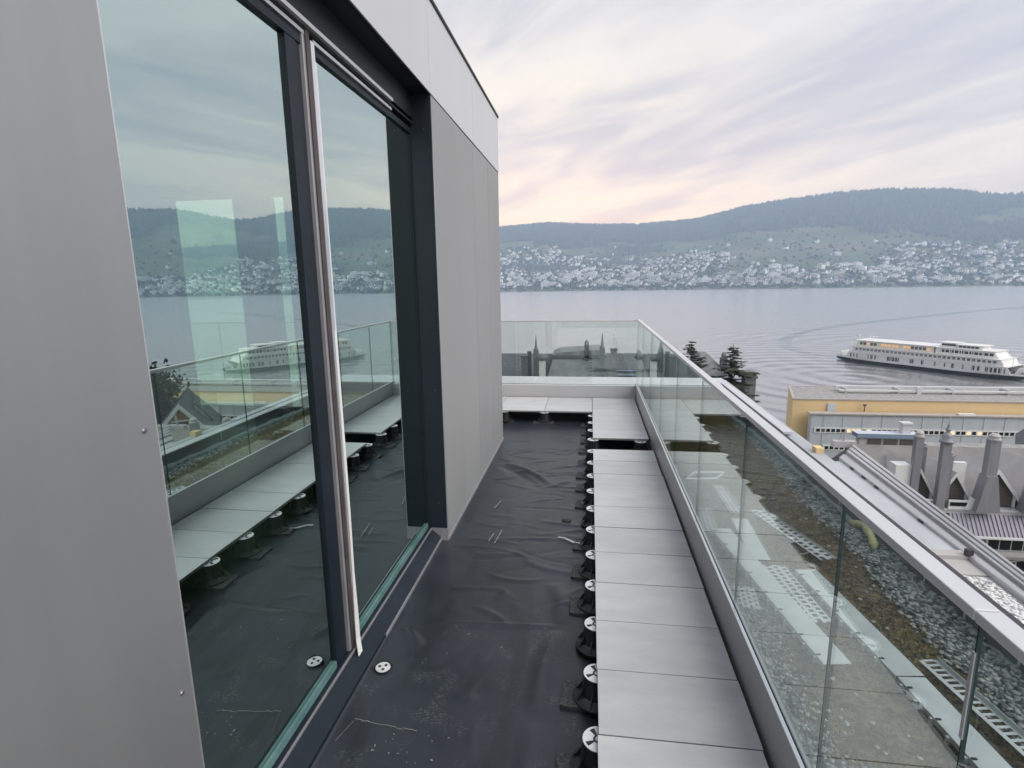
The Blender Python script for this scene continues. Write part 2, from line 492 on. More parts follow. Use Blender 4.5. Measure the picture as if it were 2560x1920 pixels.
def tag(o, label=None, cat=None, group=None, kind=None):
    if label: o['label'] = label
    if cat: o['category'] = cat
    if group: o['group'] = group
    if kind: o['kind'] = kind
    return o

def thing(name, label, cat, loc=(0, 0, 0), rz=0, group=None):
    o = bpy.data.objects.new(name, None); COL.objects.link(o)
    o.location = loc; o.rotation_euler = (0, 0, rz); o.empty_display_size = .2
    return tag(o, label, cat, group)

def copy_tree(o, parent=None):
    c = o.copy(); COL.objects.link(c)
    if parent is not None: c.parent = parent
    for ch in [x for x in CHILDREN.get(o.name, [])]:
        copy_tree(ch, c)
    return c
CHILDREN = {}
def remember(o):
    CHILDREN[o.name] = list(o.children)
    for c in o.children: remember(c)

# ================================================================== GROUND, LAKE, HILLS
LAKE = -33.4
def ground_z(x, y):
    z = np.interp(y, [-400, -60, 0, 40, 70, 92, 108, 118, 130, 400], [-2, -9, -13, -20, -26, -29.5, -31.5, -33.2, -36, -40])
    z = z + np.interp(x, [-400, -80, 0, 30, 200], [14, 5, 0, 0, -1.5]) * np.interp(y, [0, 60, 110], [1, .5, 0])
    return z
gx = np.concatenate([np.linspace(-900, -60, 30), np.linspace(-55, 90, 59), np.linspace(100, 900, 30)])
gy = np.concatenate([np.linspace(-900, -20, 30), np.linspace(-17, 132, 60)])
GX, GY = np.meshgrid(gx, gy, indexing='ij')
GZ = ground_z(GX, GY) + .25 * np.sin(GX * .31) * np.cos(GY * .27)
def gridfaces(nu, nv):
    i, j = np.meshgrid(np.arange(nu - 1), np.arange(nv - 1), indexing='ij')
    a = i * nv + j
    return np.stack([a, a + nv, a + nv + 1, a + 1], -1).reshape(-1, 4)
tag(link('ground', npmesh('ground', np.stack([GX, GY, GZ], -1).reshape(-1, 3), gridfaces(len(gx), len(gy)), 'ground_mat', smooth=True)), kind='structure')
lk = MB(); lk.add([(-9000, -900, LAKE), (9000, -900, LAKE), (9000, 9000, LAKE), (-9000, 9000, LAKE)], [(0, 1, 2, 3)])
tag(lk.obj('lake', 'lake_water'), kind='structure')

AZT = [-75, -45, -38, -30, -20, -9.1, -4.3, -1.1, 4.8, 10, 13.9, 17.5, 21.9, 25.9, 29.5, 32, 33.8, 36, 38.7, 42.1, 50, 75, 110]
ELT = [3.2, 3.0, 3.0, 3.7, 4.6, 5.15, 5.5, 5.3, 5.1, 5.35, 6.2, 6.55, 6.8, 6.75, 6.35, 5.8, 5.6, 5.9, 6.3, 6.1, 5.4, 4.2, 3]
RST = {-75: 1500, -9.2: 1722, 4.95: 1685, 16: 1706, 27: 1900, 34.6: 1990, 42: 2050, 110: 2050}
RC = 3450.0
def hill_params(azd):
    hc = np.tan(np.radians(np.interp(azd, AZT, ELT))) * RC + 35
    rs = np.interp(azd, list(RST), list(RST.values()))
    return hc, rs
def nz(x, y, s, seed=0):
    return noise.fractal(Vector((x * s + seed * 7.3, y * s - seed * 3.1, seed * 1.7)), 1.0, 2.0, 4)
def hill_z(azd, r):
    hc, rs = hill_params(azd)
    s = (r - rs) / (RC - rs)
    s1 = np.clip(s, 0, 1)
    h = hc * (.80 * s1 + .20 * s1 * s1)
    over = np.clip(s - 1, 0, 2)
    h = h - over * hc * .9
    return h, s
na, nr = 300, 96
A = np.linspace(-75, 110, na); RR = np.concatenate([np.linspace(1450, 1650, 4), np.linspace(1668, 3500, 80), np.linspace(3520, 3720, nr - 84)])
HV = np.zeros((na, nr, 3)); HC = np.zeros((na, nr))
for i, a in enumerate(A):
    for j, r in enumerate(RR):
        h, s = hill_z(a, r)
        x, y = r * math.sin(R(a)), r * math.cos(R(a))
        q = nz(x, y, .0016, 1); q2 = nz(x, y, .006, 2)
        bump = (q * 26 + q2 * 7) * min(max(s, 0) * 3, 1) * (1 - .75 * min(max((s - .8) * 5, 0), 1))
        z = LAKE + h + bump + 1.2
        if s < .004: z = LAKE - 4
        HV[i, j] = (x, y, z)
        wd = .5 + .9 * nz(x, y, .0022, 5) + (s - .50) * 1.5
        # the open meadow right of the middle village
        if 13 < a < 26 and .10 < s < .42: wd -= .9 * min(1, (a - 13) / 3, (26 - a) / 3)
        if -10 < a < 12 and .38 < s < .62: wd -= .35
        HC[i, j] = min(max((wd - .42) * 4, 0), 1)
hm = npmesh('hill', HV.reshape(-1, 3), gridfaces(na, nr), 'hillside', smooth=True)
ca = hm.color_attributes.new('cover', 'FLOAT_COLOR', 'POINT')
ca.data.foreach_set('color', np.repeat(HC.reshape(-1, 1), 4, 1).astype(np.float32).ravel())
tag(link('hill', hm), kind='structure')
def hill_at(azd, r):
    i = np.clip(np.interp(azd, A, np.arange(na)), 0, na - 1.001); j = np.clip(np.interp(r, RR, np.arange(nr)), 0, nr - 1.001)
    i0 = i.astype(int); j0 = j.astype(int); fi, fj = i - i0, j - j0
    Z = HV[..., 2]
    z = Z[i0, j0] * (1 - fi) * (1 - fj) + Z[i0 + 1, j0] * fi * (1 - fj) + Z[i0, j0 + 1] * (1 - fi) * fj + Z[i0 + 1, j0 + 1] * fi * fj
    return z, HC[np.round(i).astype(int), np.round(j).astype(int)]

# woodland on the far ridge: one mass of tree crowns
N = 60000
az_ = rng.uniform(-42, 52, N); r_ = np.sqrt(rng.uniform(1900 ** 2, 3560 ** 2, N))
z_, c_ = hill_at(az_, r_)
keep = rng.uniform(0, 1, N) < (c_ - .15) * 1.1
az_, r_, z_ = az_[keep], r_[keep], z_[keep]
pos = np.stack([r_ * np.sin(np.radians(az_)), r_ * np.cos(np.radians(az_)), z_ - 1], -1)
cone_v = [(math.cos(k * 1.2566), math.sin(k * 1.2566), .12) for k in range(5)] + [(0, 0, 1)]
cone_f = [(k, (k + 1) % 5, 5) for k in range(5)]
hh = rng.uniform(11, 24, len(pos)); ww = hh * rng.uniform(.28, .48, len(pos))
V, F = scatter(cone_v, cone_f, pos, np.stack([ww, ww, hh], -1), rng.uniform(0, 6, len(pos)))
tag(link('far_forest', npmesh('far_forest', V, F, 'far_wood')), 'dark hazy woodland covering the ridge across the lake', 'forest', kind='stuff')

# ------------------------------------------------------------------ far village
def gable_house(w_, l_, h_, rh, ov=.6):
    mb = MB()
    mb.box(-w_ / 2, w_ / 2, -l_ / 2, l_ / 2, -6, h_, 0)
    mb.add([(-w_ / 2 , -l_ / 2, h_), (w_ / 2, -l_ / 2, h_), (0, -l_ / 2, h_ + rh - .05), (-w_ / 2, l_ / 2, h_), (w_ / 2, l_ / 2, h_), (0, l_ / 2, h_ + rh - .05)],
           [(0, 1, 2), (4, 3, 5)], 0)
    k = rh / (w_ / 2)
    for s in (-1, 1):
        mb.add([(0, -l_ / 2 - ov, h_ + rh), (s * (w_ / 2 + ov), -l_ / 2 - ov, h_ - ov * k), (s * (w_ / 2 + ov), l_ / 2 + ov, h_ - ov * k), (0, l_ / 2 + ov, h_ + rh),
                (0, -l_ / 2 - ov, h_ + rh - .35), (s * (w_ / 2 + ov), -l_ / 2 - ov, h_ - ov * k - .35), (s * (w_ / 2 + ov), l_ / 2 + ov, h_ - ov * k - .35), (0, l_ / 2 + ov, h_ + rh - .35)],
               [(0, 1, 2, 3), (4, 7, 6, 5), (0, 4, 5, 1), (1, 5, 6, 2), (2, 6, 7, 3)], 1)
    for s in (-1, 1):
        for zz in (1.2, 4.0):
            if zz + 1.3 < h_:
                for q in (-.28, .28):
                    mb.box(s * w_ / 2 - .06, s * w_ / 2 + .06, q * l_ - .8, q * l_ + .8, zz, zz + 1.3, 2)
    for zz in (1.2, 4.0):
        if zz + 1.3 < h_:
            for q in (-.25, .25):
                mb.box(q * w_ - .7, q * w_ + .7, -l_ / 2 - .06, -l_ / 2 + .06, zz, zz + 1.3, 2)
    return mb
def block_house(w_, l_, h_):
    mb = MB(); mb.box(-w_ / 2, w_ / 2, -l_ / 2, l_ / 2, -6, h_, 0); mb.box(-w_ / 2 - .3, w_ / 2 + .3, -l_ / 2 - .3, l_ / 2 + .3, h_, h_ + .5, 1)
    mb.box(-w_ / 4, w_ / 4, -l_ / 4, l_ / 4, h_ + .5, h_ + 2.2, 0)
    z = 1.0
    while z + 1.6 < h_:
        for k in range(int(w_ // 4)):
            x = -w_ / 2 + 2 + 4 * k
            mb.box(x - 1.2, x + 1.2, -l_ / 2 - .06, -l_ / 2 + .05, z, z + 1.5, 2)
        z += 2.9
    return mb
VAR = [(gable_house(9, 11, 6, 4).mesh('village_house', ['far_white', 'far_roof_grey', 'window_grey']), 'tiny white house with grey gabled roof'),
       (gable_house(10, 13, 6.5, 4.5).mesh('village_house', ['far_white', 'far_roof', 'window_grey']), 'tiny white house with brown gabled roof'),
       (gable_house(9, 10, 6, 4).mesh('village_house', ['far_cream', 'far_roof', 'window_grey']), 'tiny cream house with brown roof'),
       (block_house(24, 11, 10).mesh('village_block', ['far_white', 'far_roof_grey', 'window_grey']), 'long white apartment block'),
       (block_house(18, 11, 9).mesh('village_block', ['far_cream', 'far_roof_grey', 'window_grey']), 'long cream apartment block'),
       (block_house(12, 12, 7).mesh('village_block', ['far_white', 'far_roof_grey', 'window_grey']), 'square white flat roofed house')]
def village_density(a, s):
    d = 0
    if s < .02: return 0
    if s < .16: d = .9
    up = np.interp(a, [-45, -25, -10, 0, 6, 11, 13.5, 16, 24, 26, 34, 38, 45], [.16, .25, .52, .46, .42, .44, .30, .17, .17, .38, .44, .22, .15])
    if s < up: d = max(d, .75 if s > .16 else .95)
    if -6 < a < 2 and .20 < s < .28: d *= .35
    if 13 < a < 25 and .14 < s: d *= .25
    if s >= up and s < up + .28: d = max(d, .02)
    return d
cand = []
while len(cand) < 2100:
    a = rng.uniform(-40, 46); r = rng.uniform(1680, 2750)
    hc, rs = hill_params(a); s = (r - rs) / (RC - rs)
    if s < .022 or rng.uniform() > village_density(a, s): continue
    if rng.uniform() > .35 + .65 * (noise.noise(Vector((a * .8, s * 22, 3.3))) > -.1): continue
    cand.append((r, a, s))
cand.sort()
rest = {0: [], 1: [], 2: [], 3: [], 4: [], 5: []}
nmain = 0
for (r, a, s) in cand:
    k = int(rng.choice(6, p=[.30, .24, .16, .10, .07, .13] if s < .15 else [.36, .26, .18, .03, .03, .14]))
    z = float(hill_at(np.array([a]), np.array([r]))[0][0])
    p = (r * math.sin(R(a)), r * math.cos(R(a)), z)
    rz = -R(a) + rng.choice([0, math.pi / 2, .5, -.5, 1.1]) + rng.normal(0, .2)
    if k in (3, 4): rz = -R(a) + rng.normal(0, .25)
    sz = rng.uniform(.85, 1.5)
    if nmain < 300 and -9.2 < a < 34.8:
        nmain += 1
        o = link('village_house' if k not in (3, 4) else 'village_block', VAR[k][0])
        o.location = p; o.rotation_euler = (0, 0, rz); o.scale = (sz, sz, sz)
        zone = ['by the penthouse corner', 'above the glass railing', 'above the railing corner', 'above the two spruces', 'left of the ferry', 'above the warehouse corner', 'above the ferry stern', 'above the ferry bow'][int(np.clip(np.searchsorted([-6, -1, 4, 10, 15.5, 20, 27], a), 0, 7))]
        lev = 'on the shore' if s < .07 else ('low on the slope' if s < .15 else ('halfway up' if s < .28 else 'high up'))
        tag(o, '%s, %s, %s' % (VAR[k][1], lev, zone), 'house', 'houses of the village on the far shore')
    else:
        rest[k].append((p, rz, sz))
V_, F_, MI_ = [], [], []
off = 0
for k, lst in rest.items():
    me = VAR[k][0]; vb = np.array([v.co[:] for v in me.vertices])
    tris = []
    mis = []
    for p in me.polygons:
        vs = list(p.vertices)
        for q in range(1, len(vs) - 1):
            tris.append((vs[0], vs[q], vs[q + 1])); mis.append(p.material_index if p.material_index < 2 else 2)
    if not lst: continue
    pos = np.array([q[0] for q in lst]); rz = np.array([q[1] for q in lst]); s3 = np.array([[q[2]] * 3 for q in lst])
    v, f = scatter(vb, tris, pos, s3, rz)
    base = {0: (0, 2, 4), 1: (0, 3, 4), 2: (1, 3, 4), 3: (0, 2, 4), 4: (1, 2, 4), 5: (0, 2, 4)}[k]
    V_.append(v); F_.append(f + off); MI_.append(np.tile(np.array([base[q] for q in mis]), len(lst))); off += len(v)
tag(link('far_village', npmesh('far_village', np.concatenate(V_), np.concatenate(F_), ['far_white', 'far_cream', 'far_roof_grey', 'far_roof', 'window_grey'], np.concatenate(MI_))),
    'pale mass of more distant houses climbing the far hillside', 'village', kind='stuff')
# garden trees between the houses
ico_v, ico_f = [], []
bmI = bmesh.new(); bmesh.ops.create_icosphere(bmI, subdivisions=1, radius=1)
ico_v = np.array([v.co[:] for v in bmI.verts]); ico_f = np.array([[v.index for v in f.verts] for f in bmI.faces]); bmI.free()
pos = []
while len(pos) < 9000:
    a = rng.uniform(-40, 46); r = rng.uniform(1670, 2800)
    hc, rs = hill_params(a); s = (r - rs) / (RC - rs)
    if s < .008 or s > .55 or rng.uniform() > (.9 if s < .05 else .05 + .62 * village_density(a, s) * (.4 if 13 < a < 25 and s > .14 else 1)): continue
    pos.append((r * math.sin(R(a)), r * math.cos(R(a)), float(hill_at(np.array([a]), np.array([r]))[0][0]) + 2))
pos = np.array(pos); sz = rng.uniform(2.6, 6.8, len(pos))
V, F = scatter(ico_v * (1 + .25 * rng.standard_normal(ico_v.shape)), ico_f, pos, np.stack([sz, sz, sz * rng.uniform(.9, 1.7, len(pos))], -1), rng.uniform(0, 6, len(pos)))
tag(link('village_trees', npmesh('village_trees', V, F, 'far_tree')), 'bare and evergreen garden trees between the far village houses', 'trees', kind='stuff')

# ================================================================== FERRY
def window_me(w_, h_, d_, mat, name='window'):
    return MB().box(-w_ / 2, w_ / 2, -d_, .05, 0, h_).mesh(name, mat)
fa = Vector((105.4, 248.9)); fb = Vector((142.4, 199.2)); fd = (fb - fa).normalized()
ferry = thing('ferry', 'white double ended car ferry with black hull turning on the lake', 'ferry', (fa.x, fa.y, LAKE), math.atan2(fd.y, fd.x))
LN, BM = 62.5, 12.5
# local frame: x stern to bow, -y faces the camera
hull = MB()
st = [(0, .3, 1.5), (4, .55, .9), (10, .9, .1), (20, 1, 0), (44, 1, 0), (54, .9, .1), (59, .55, .9), (62.5, .3, 1.5)]
vs = []
for x, wf, zb in st:
    wv = BM / 2 * wf
    vs += [(x, -wv * .86, zb - .8), (x, -wv, 1.75), (x, wv, 1.75), (x, wv * .86, zb - .8)]
fs = []
for i in range(len(st) - 1):
    for q in range(4):
        fs.append((i * 4 + q, i * 4 + (q + 1) % 4, (i + 1) * 4 + (q + 1) % 4, (i + 1) * 4 + q))
fs += [(0, 1, 2, 3), tuple(len(vs) - 4 + k for k in (3, 2, 1, 0))]
hull.add(vs, fs); hull.obj('hull', 'hull_black', ferry)
rb = MB()
for i in range(len(st) - 1):
    x0, w0, _ = st[i]; x1, w1, _ = st[i + 1]
    for s in (-1, 1):
        y0, y1 = s * BM / 2 * w0 * 1.01, s * BM / 2 * w1 * 1.01
        rb.add([(x0, y0, 1.5), (x1, y1, 1.5), (x1, y1, 2.2), (x0, y0, 2.2), (x0, y0 * .96, 1.5), (x1, y1 * .96, 1.5), (x1, y1 * .96, 2.2), (x0, y0 * .96, 2.2)],
               [(0, 1, 2, 3), (7, 6, 5, 4), (3, 2, 6, 7), (0, 4, 5, 1)])
rb.obj('rubbing_strake', 'ship_white', ferry)
dk_ = MB(); dk_.box(5.5, 57, -5.6, 5.6, 1.78, 1.9); dk_.obj('car_deck', 'ship_deck', ferry)
sw = MB()
for s in (-1, 1):
    sw.prism([(6, 1.9), (60, 1.9), (58.6, 4.3), (7.2, 4.3)], s * 6.0 - .12, s * 6.0 + .12)
sw.obj('side_wall', 'ship_white', ferry)
rbs = MB()
for x in np.arange(7.6, 58.6, .95):
    for s_ in (-1, 1): rbs.box(x - .05, x + .05, s_ * 6.15 - .05, s_ * 6.15 + .05, 1.95, 4.25)
rbs.obj('side_ribs', 'ship_white', ferry)['kind'] = 'stuff'
cw = MB(); cw.box(7.2, 58.6, -6.25, 6.25, 4.3, 4.55); cw.obj('promenade_deck', 'ship_white', ferry)
l2 = MB(); l2.prism([(8, 4.55), (57.5, 4.55), (56.6, 6.5), (8.8, 6.5)], -5.6, 5.6); l2.obj('saloon', 'ship_white', ferry)
dk3 = MB(); dk3.box(7.8, 56.8, -6.1, 6.1, 6.5, 6.72); dk3.obj('upper_deck', 'ship_white', ferry)
l3 = MB(); l3.prism([(9.0, 6.72), (36.5, 6.72), (36.5, 9.0), (10.0, 9.0)], -4.9, 4.9); l3.obj('upper_saloon', 'ship_cream', ferry)
rf = MB(); rf.box(8.6, 37.5, -5.3, 5.3, 9.0, 9.3); rf.obj('saloon_roof', 'ship_white', ferry)
fcab = MB(); fcab.prism([(37.0, 6.72), (55.6, 6.72), (54.0, 8.9), (37.0, 8.9)], -4.4, 4.4); fcab.obj('forward_cabin', 'ship_white', ferry)
can = MB(); can.box(37.2, 54.6, -4.9, 4.9, 8.9, 9.12); can.obj('canopy', 'ship_white', ferry)
lo = MB(); lo.prism([(43.0, 9.12), (50.5, 9.12), (49.4, 10.3), (43.0, 10.3)], -3.2, 3.2); lo.box(42.6, 50.9, -3.5, 3.5, 10.3, 10.45); lo_o = lo.obj('bridge_lounge', 'ship_white', ferry)
for k in range(5):
    o = link('window', MB().box(-.5, .5, -.06, .05, 0, .65).mesh('window', 'window_dark'), lo_o); o.location = (43.9 + k * 1.2, -3.2, 9.4)
wh = MB(); wh.prism([(37.4, 9.12), (42.4, 9.12), (42.1, 10.6), (37.8, 10.6)], -2.4, 2.4); wh.box(37.2, 42.58, -2.8, 2.8, 10.6, 10.78)
wh_o = wh.obj('wheelhouse', 'ship_white', ferry)
wm = window_me(.8, .7, .06, 'window_dark')
for k in range(5):
    o = link('window', wm, wh_o); o.location = (38.3 + k * .85, -2.4, 9.6)
sup = MB()
for x in (39, 42, 45, 48, 51, 54.4):
    for s in (-1, 1): sup.box(x - .08, x + .08, s * 4.75 - .08, s * 4.75 + .08, 6.72, 8.9)
sup.obj('canopy_posts', 'ship_white', ferry)
ms = MB(); ms.tube([(8.2, -1, 6.7), (8.2, -1, 11.0)], .09); ms.tube([(7.3, -1, 10.4), (9.3, -1, 10.4)], .06); ms.box(7.2, 8.0, -1.3, -.7, 10.5, 11.1); ms.obj('signal_mast', 'ship_white', ferry)
ms = MB(); ms.tube([(13, 0, 9.3), (13, 0, 11.2)], .09); ms.box(11.5, 14.5, -.3, .3, 10.5, 10.7); ms.obj('radar_mast', 'ship_white', ferry)
ms = MB(); ms.tube([(58.5, -2, 4.5), (58.5, -2, 8.8)], .07); ms.obj('flag_pole', 'alu_light', ferry)
for x0, s in ((2.6, 1), (60, -1)):
    rp = MB(); rp.obox((x0, 0, 2.9), (.12, 0, .0), (0, 3, 0), (s * -.5, 0, 1.1)); rp.obj('ramp', 'ship_white', ferry)
rl = MB()
for z in (5.0, 5.35, 5.7):
    for s in (-1, 1): rl.tube([(7.3, s * 6.2, z), (58, s * 6.2, z)], .03, 4)
for z in (7.1, 7.5):
    for s in (-1, 1): rl.tube([(37, s * 6.0, z), (56.6, s * 6.0, z)], .03, 4)
for x in np.arange(7.4, 58.4, 2.0):
    for s in (-1, 1): rl.box(x - .03, x + .03, s * 6.2 - .03, s * 6.2 + .03, 4.55, 5.72)
rl.obj('railing', 'ship_white', ferry)
w1 = [window_me(w_, 1.55, .03, mt) for w_, mt in ((.8, 'window_dark'), (1.3, 'window_grey'), (.45, 'window_dark'))]
for x, k in [(8.2, 2), (9.4, 2), (10.6, 2), (15, 2), (16.2, 0), (17.6, 2), (22.5, 1), (24, 1), (25.5, 1), (30.5, 1), (34, 0), (38, 2), (41, 2), (43.5, 0), (46.5, 2), (49.5, 0), (51, 0), (53.2, 0), (54.4, 0), (55.6, 0), (56.8, 0), (58.0, 2)]:
    o = link('car_deck_opening', w1[k], ferry); o.location = (x, -6.12, 2.35)
w2 = window_me(.95, .8, .03, 'window_grey'); w2d = window_me(.9, .85, .03, 'window_dark')
for k in range(32):
    x = 10 + k * 1.45
    o = link('saloon_window', w2d if x > 40 else w2, ferry); o.location = (x, -5.6, 5.25)
w3 = window_me(1.0, 1.0, .03, 'lit_window'); w3b = window_me(1.0, 1.0, .03, 'window_grey')
for k in range(19):
    x = 11.2 + k * 1.32
    if k in (5, 11): continue
    o = link('upper_window', w3 if rng.uniform() < .75 and k > 1 else w3b, ferry); o.location = (x, -4.9, 7.5)
w4 = window_me(1.1, .9, .03, 'window_dark')
for k in range(11):
    o = link('cabin_window', w4, ferry); o.location = (39.2 + k * 1.42, -4.4, 7.45)

# wake: smooth track of the turning ferry
tr = [(107, 253), (101.5, 264), (98, 285), (104, 313), (121, 350), (152, 392), (197, 438), (272, 502), (380, 590), (520, 690)]
tw = [2.0, 3.0, 6, 7, 6, 6, 7, 8, 9, 9]
def spl(pts, n=6):
    out = []
    P = [Vector((*p, 0)) for p in pts]
    for i in range(len(P) - 1):
        p0, p1, p2, p3 = P[max(i - 1, 0)], P[i], P[i + 1], P[min(i + 2, len(P) - 1)]
        for k in range(n):
            u = k / n
            out.append(.5 * ((2 * p1) + (p2 - p0) * u + (2 * p0 - 5 * p1 + 4 * p2 - p3) * u * u + (3 * p1 - p0 - 3 * p2 + p3) * u ** 3))
    out.append(P[-1]); return out
pts = spl(tr); mbw = MB(); vs = []
for i, p in enumerate(pts):
    d = (pts[min(i + 1, len(pts) - 1)] - pts[max(i - 1, 0)]).normalized(); nn = Vector((-d.y, d.x, 0))
    wv = float(np.interp(i / 6, range(len(tw)), tw)) * .5
    vs += [(*(p + nn * wv).xy, LAKE + .04), (*(p - nn * wv).xy, LAKE + .04)]
mbw.add(vs, [(2 * i, 2 * i + 1, 2 * i + 3, 2 * i + 2) for i in range(len(pts) - 1)])
tag(mbw.obj('wake', 'wake_water'), 'smooth curved wake track trailing behind the white ferry', 'wake', kind='stuff')

# ================================================================== BUILDINGS BELOW THE TERRACE
# yellow warehouse
yw = thing('warehouse', 'long yellow warehouse with gravelled flat roof beside the lake', 'warehouse', (0, 0, 0))
b = MB(); b.prism([(32.0, 90.2), (34.9, 101), (96, 103), (96, 89.6)], -32, -17.62, axis='z'); b.obj('wall', 'yellow_wall', yw)
b = MB(); b.prism([(32.2, 90.4), (35.1, 100.8), (95.8, 102.8), (95.8, 89.8)], -17.62, -17.55, axis='z'); b.obj('roof', 'roof_gravel', yw)
b = MB()
b.prism([(31.9, 90.1), (96, 89.5), (96, 89.85), (31.9, 90.45)], -17.62, -17.40, axis='z')
b.prism([(31.95, 90.45), (32.3, 90.45), (35.2, 101), (34.85, 101)], -17.62, -17.41, axis='z')
b.prism([(35.1, 100.7), (96, 102.7), (96, 103), (35.1, 101)], -17.62, -17.42, axis='z')
b.obj('roof_edge', 'roof_trim', yw)
b = MB()
b.obox((68, 97.2, -16.75), (27, -.1, 0), (0, .35, 0), (0, 0, .14)); b.obox((68, 95.6, -17.1), (27, -.1, 0), (0, .35, 0), (0, 0, .12))
for x in (42, 50, 58, 66, 74, 82): b.box(x - .1, x + .1, 95.4, 97.4, -17.55, -16.7)
b.obj('roof_duct', 'pale_trim', yw)
b = MB(); b.box(52.6, 53.2, 95.2, 95.9, -17.55, -16.4); b.obj('roof_vent', 'pale_trim', yw)
b = MB(); b.box(37.1, 38.3, 89.9, 90.12, -19.6, -18.1); b.obj('wall_panel', 'hall_wall', yw)
b = MB(); b.tube([(42.3, 89.6, -19.9), (42.3, 89.6, -18.3)], .07); b.box(42.1, 42.5, 89.5, 89.7, -18.35, -18.1); b.obj('antenna', 'cap_dark', yw)
# grey annexe with strip windows in front
an = thing('annexe_hall', 'pale blue grey metal hall with window strips before the yellow warehouse', 'hall', (0, 0, 0))
b = MB(); b.box(34.2, 94, 88.3, 89.45, -32, -19.5)
b.obj('wall', 'hall_wall', an)
b = MB(); b.box(33.9, 94.2, 88.05, 89.5, -19.5, -19.3); b.obj('roof_edge', 'roof_trim', an)
b = MB()
for x in np.arange(36, 92, 2.8): b.box(x - .02, x + .02, 88.23, 88.3, -31, -19.51)
b.obj('wall_joint', 'pale_trim', an)
for zz, n0, n1 in ((-22.0, 0, 58), (-24.78, 2, 40)):
    b = MB(); x1 = 35.0 + n1 * .73 + .3; x0 = 35.0 + n0 * .73 - .25
    b.box(x0, x1, 88.2, 88.29, zz - .42, zz + .42)
    fr = b.obj('window_strip', 'white_paint', an)
    wd_ = {q: MB().box(-.26, .26, -.03, .05, -.24, .24).mesh('window', q) for q in ('window_dark', 'lit_pale', 'window_grey')}
    for k in range(n0, n1):
        q = 'window_dark' if not (6 <= k <= 11 or 25 <= k <= 31) else ('lit_pale' if rng.uniform() < .6 else 'window_dark')
        if k in (1,): q = 'window_grey'
        if zz < -22: q = 'window_dark'
        o = link('window', wd_[q], fr); o.location = (35.3 + k * .73, 88.2, zz)
b = MB(); b.obox((56.0, 88.6, -19.18), (1.1, 0, 0), (0, .3, 0), (0, 0, .12)); b.obj('roof_hatch', 'white_paint', an)

# gabled house with tall metal chimneys
gh = thing('gabled_house', 'old house with brown dormer gables, white bargeboards and tall grey chimneys', 'house', (0, 0, 0))
b = MB(); b.box(21.2, 46, 40.6, 50, -30, -14.6); b.obj('wall', 'plaster', gh)
b = MB(); b.prism([(40.9, -14.5), (45.6, -11.7), (49.8, -14.5)], 21.0, 46, axis='x'); b.obj('roof', 'plaster_dark', gh)
b = MB(); b.box(24.6, 46.2, 40.15, 40.75, -14.95, -14.62); b.box(24.6, 46.2, 40.05, 40.2, -14.72, -14.6); b.obj('eaves_flashing', 'pale_trim', gh)
# standing-seam skirt
b = MB(); b.add([(25.2, 40.15, -14.95), (46.2, 40.15, -14.95), (46.2, 39.3, -16.22), (25.2, 39.3, -16.22), (25.2, 40.6, -14.95), (46.2, 40.6, -14.95), (46.2, 40.6, -16.22), (25.2, 40.6, -16.22)],
                 [(0, 1, 2, 3), (4, 7, 6, 5), (0, 3, 7, 4), (1, 5, 6, 2), (3, 2, 6, 7)])
sk_ = b.obj('metal_skirt', 'seam_metal', gh)
rm = MB().obox((0, 0, 0), (.025, 0, 0), (0, .43, .635), (0, -.03, .02)).mesh('seam', 'seam_metal')
for x in np.arange(25.4, 34.5, .27):
    o = link('seam', rm, sk_); o.location = (x, 39.70, -15.575)
b = MB(); b.box(25.0, 46.3, 39.15, 39.5, -16.36, -16.22); b.obj('gutter', 'white_paint', gh)
b = MB(); b.box(25.4, 46, 39.75, 40.55, -17.45, -16.36); b.obj('attic_wall', 'plaster_dark', gh)
b = MB(); b.box(27.5, 36.5, 39.68, 39.74, -17.38, -16.42); fr = b.obj('window', 'white_paint', gh)
gw = MB().box(-.33, .33, -.03, .04, -.42, .42).mesh('pane', 'window_dark')
for k in range(12):
    o = link('pane', gw, fr); o.location = (27.95 + k * .74, 39.68, -16.9)
b = MB(); b.box(24.8, 46.3, 39.45, 40.55, -17.75, -17.45); b.box(24.9, 46.2, 39.6, 40.55, -17.98, -17.75); b.obj('cornice', 'plaster', gh)
b = MB()
av = [(29.3 + .0, -19.8)]
n = 12
arc = [(30.6 + 1.45 * math.cos(math.pi * k / n), -19.6 + 1.15 * math.sin(math.pi * k / n)) for k in range(n + 1)]
b.prism([(32.05, -21.5)] + arc + [(29.15, -21.5)], 40.5, 40.62); fr = b.obj('arch_window', 'window_dark', gh)
b = MB()
for k in range(n):
    (xa, za), (xb, zb) = arc[k], arc[k + 1]
    f1, f2 = 1.12, 1.12
    b.add([(xa, 40.42, za), (xb, 40.42, zb), (30.6 + (xb - 30.6) * 1.1, 40.42, -19.6 + (zb + 19.6) * 1.1), (30.6 + (xa - 30.6) * 1.1, 40.42, -19.6 + (za + 19.6) * 1.1),
           (xa, 40.6, za), (xb, 40.6, zb), (30.6 + (xb - 30.6) * 1.1, 40.6, -19.6 + (zb + 19.6) * 1.1), (30.6 + (xa - 30.6) * 1.1, 40.6, -19.6 + (za + 19.6) * 1.1)],
          [(0, 1, 2, 3), (4, 7, 6, 5), (3, 2, 6, 7), (0, 4, 5, 1)])
b.obj('arch_frame', 'white_paint', fr)
for x in (30.1, 31.1):
    MB().box(x - .04, x + .04, 40.43, 40.5, -21.5, -18.6).obj('mullion', 'white_paint', fr)
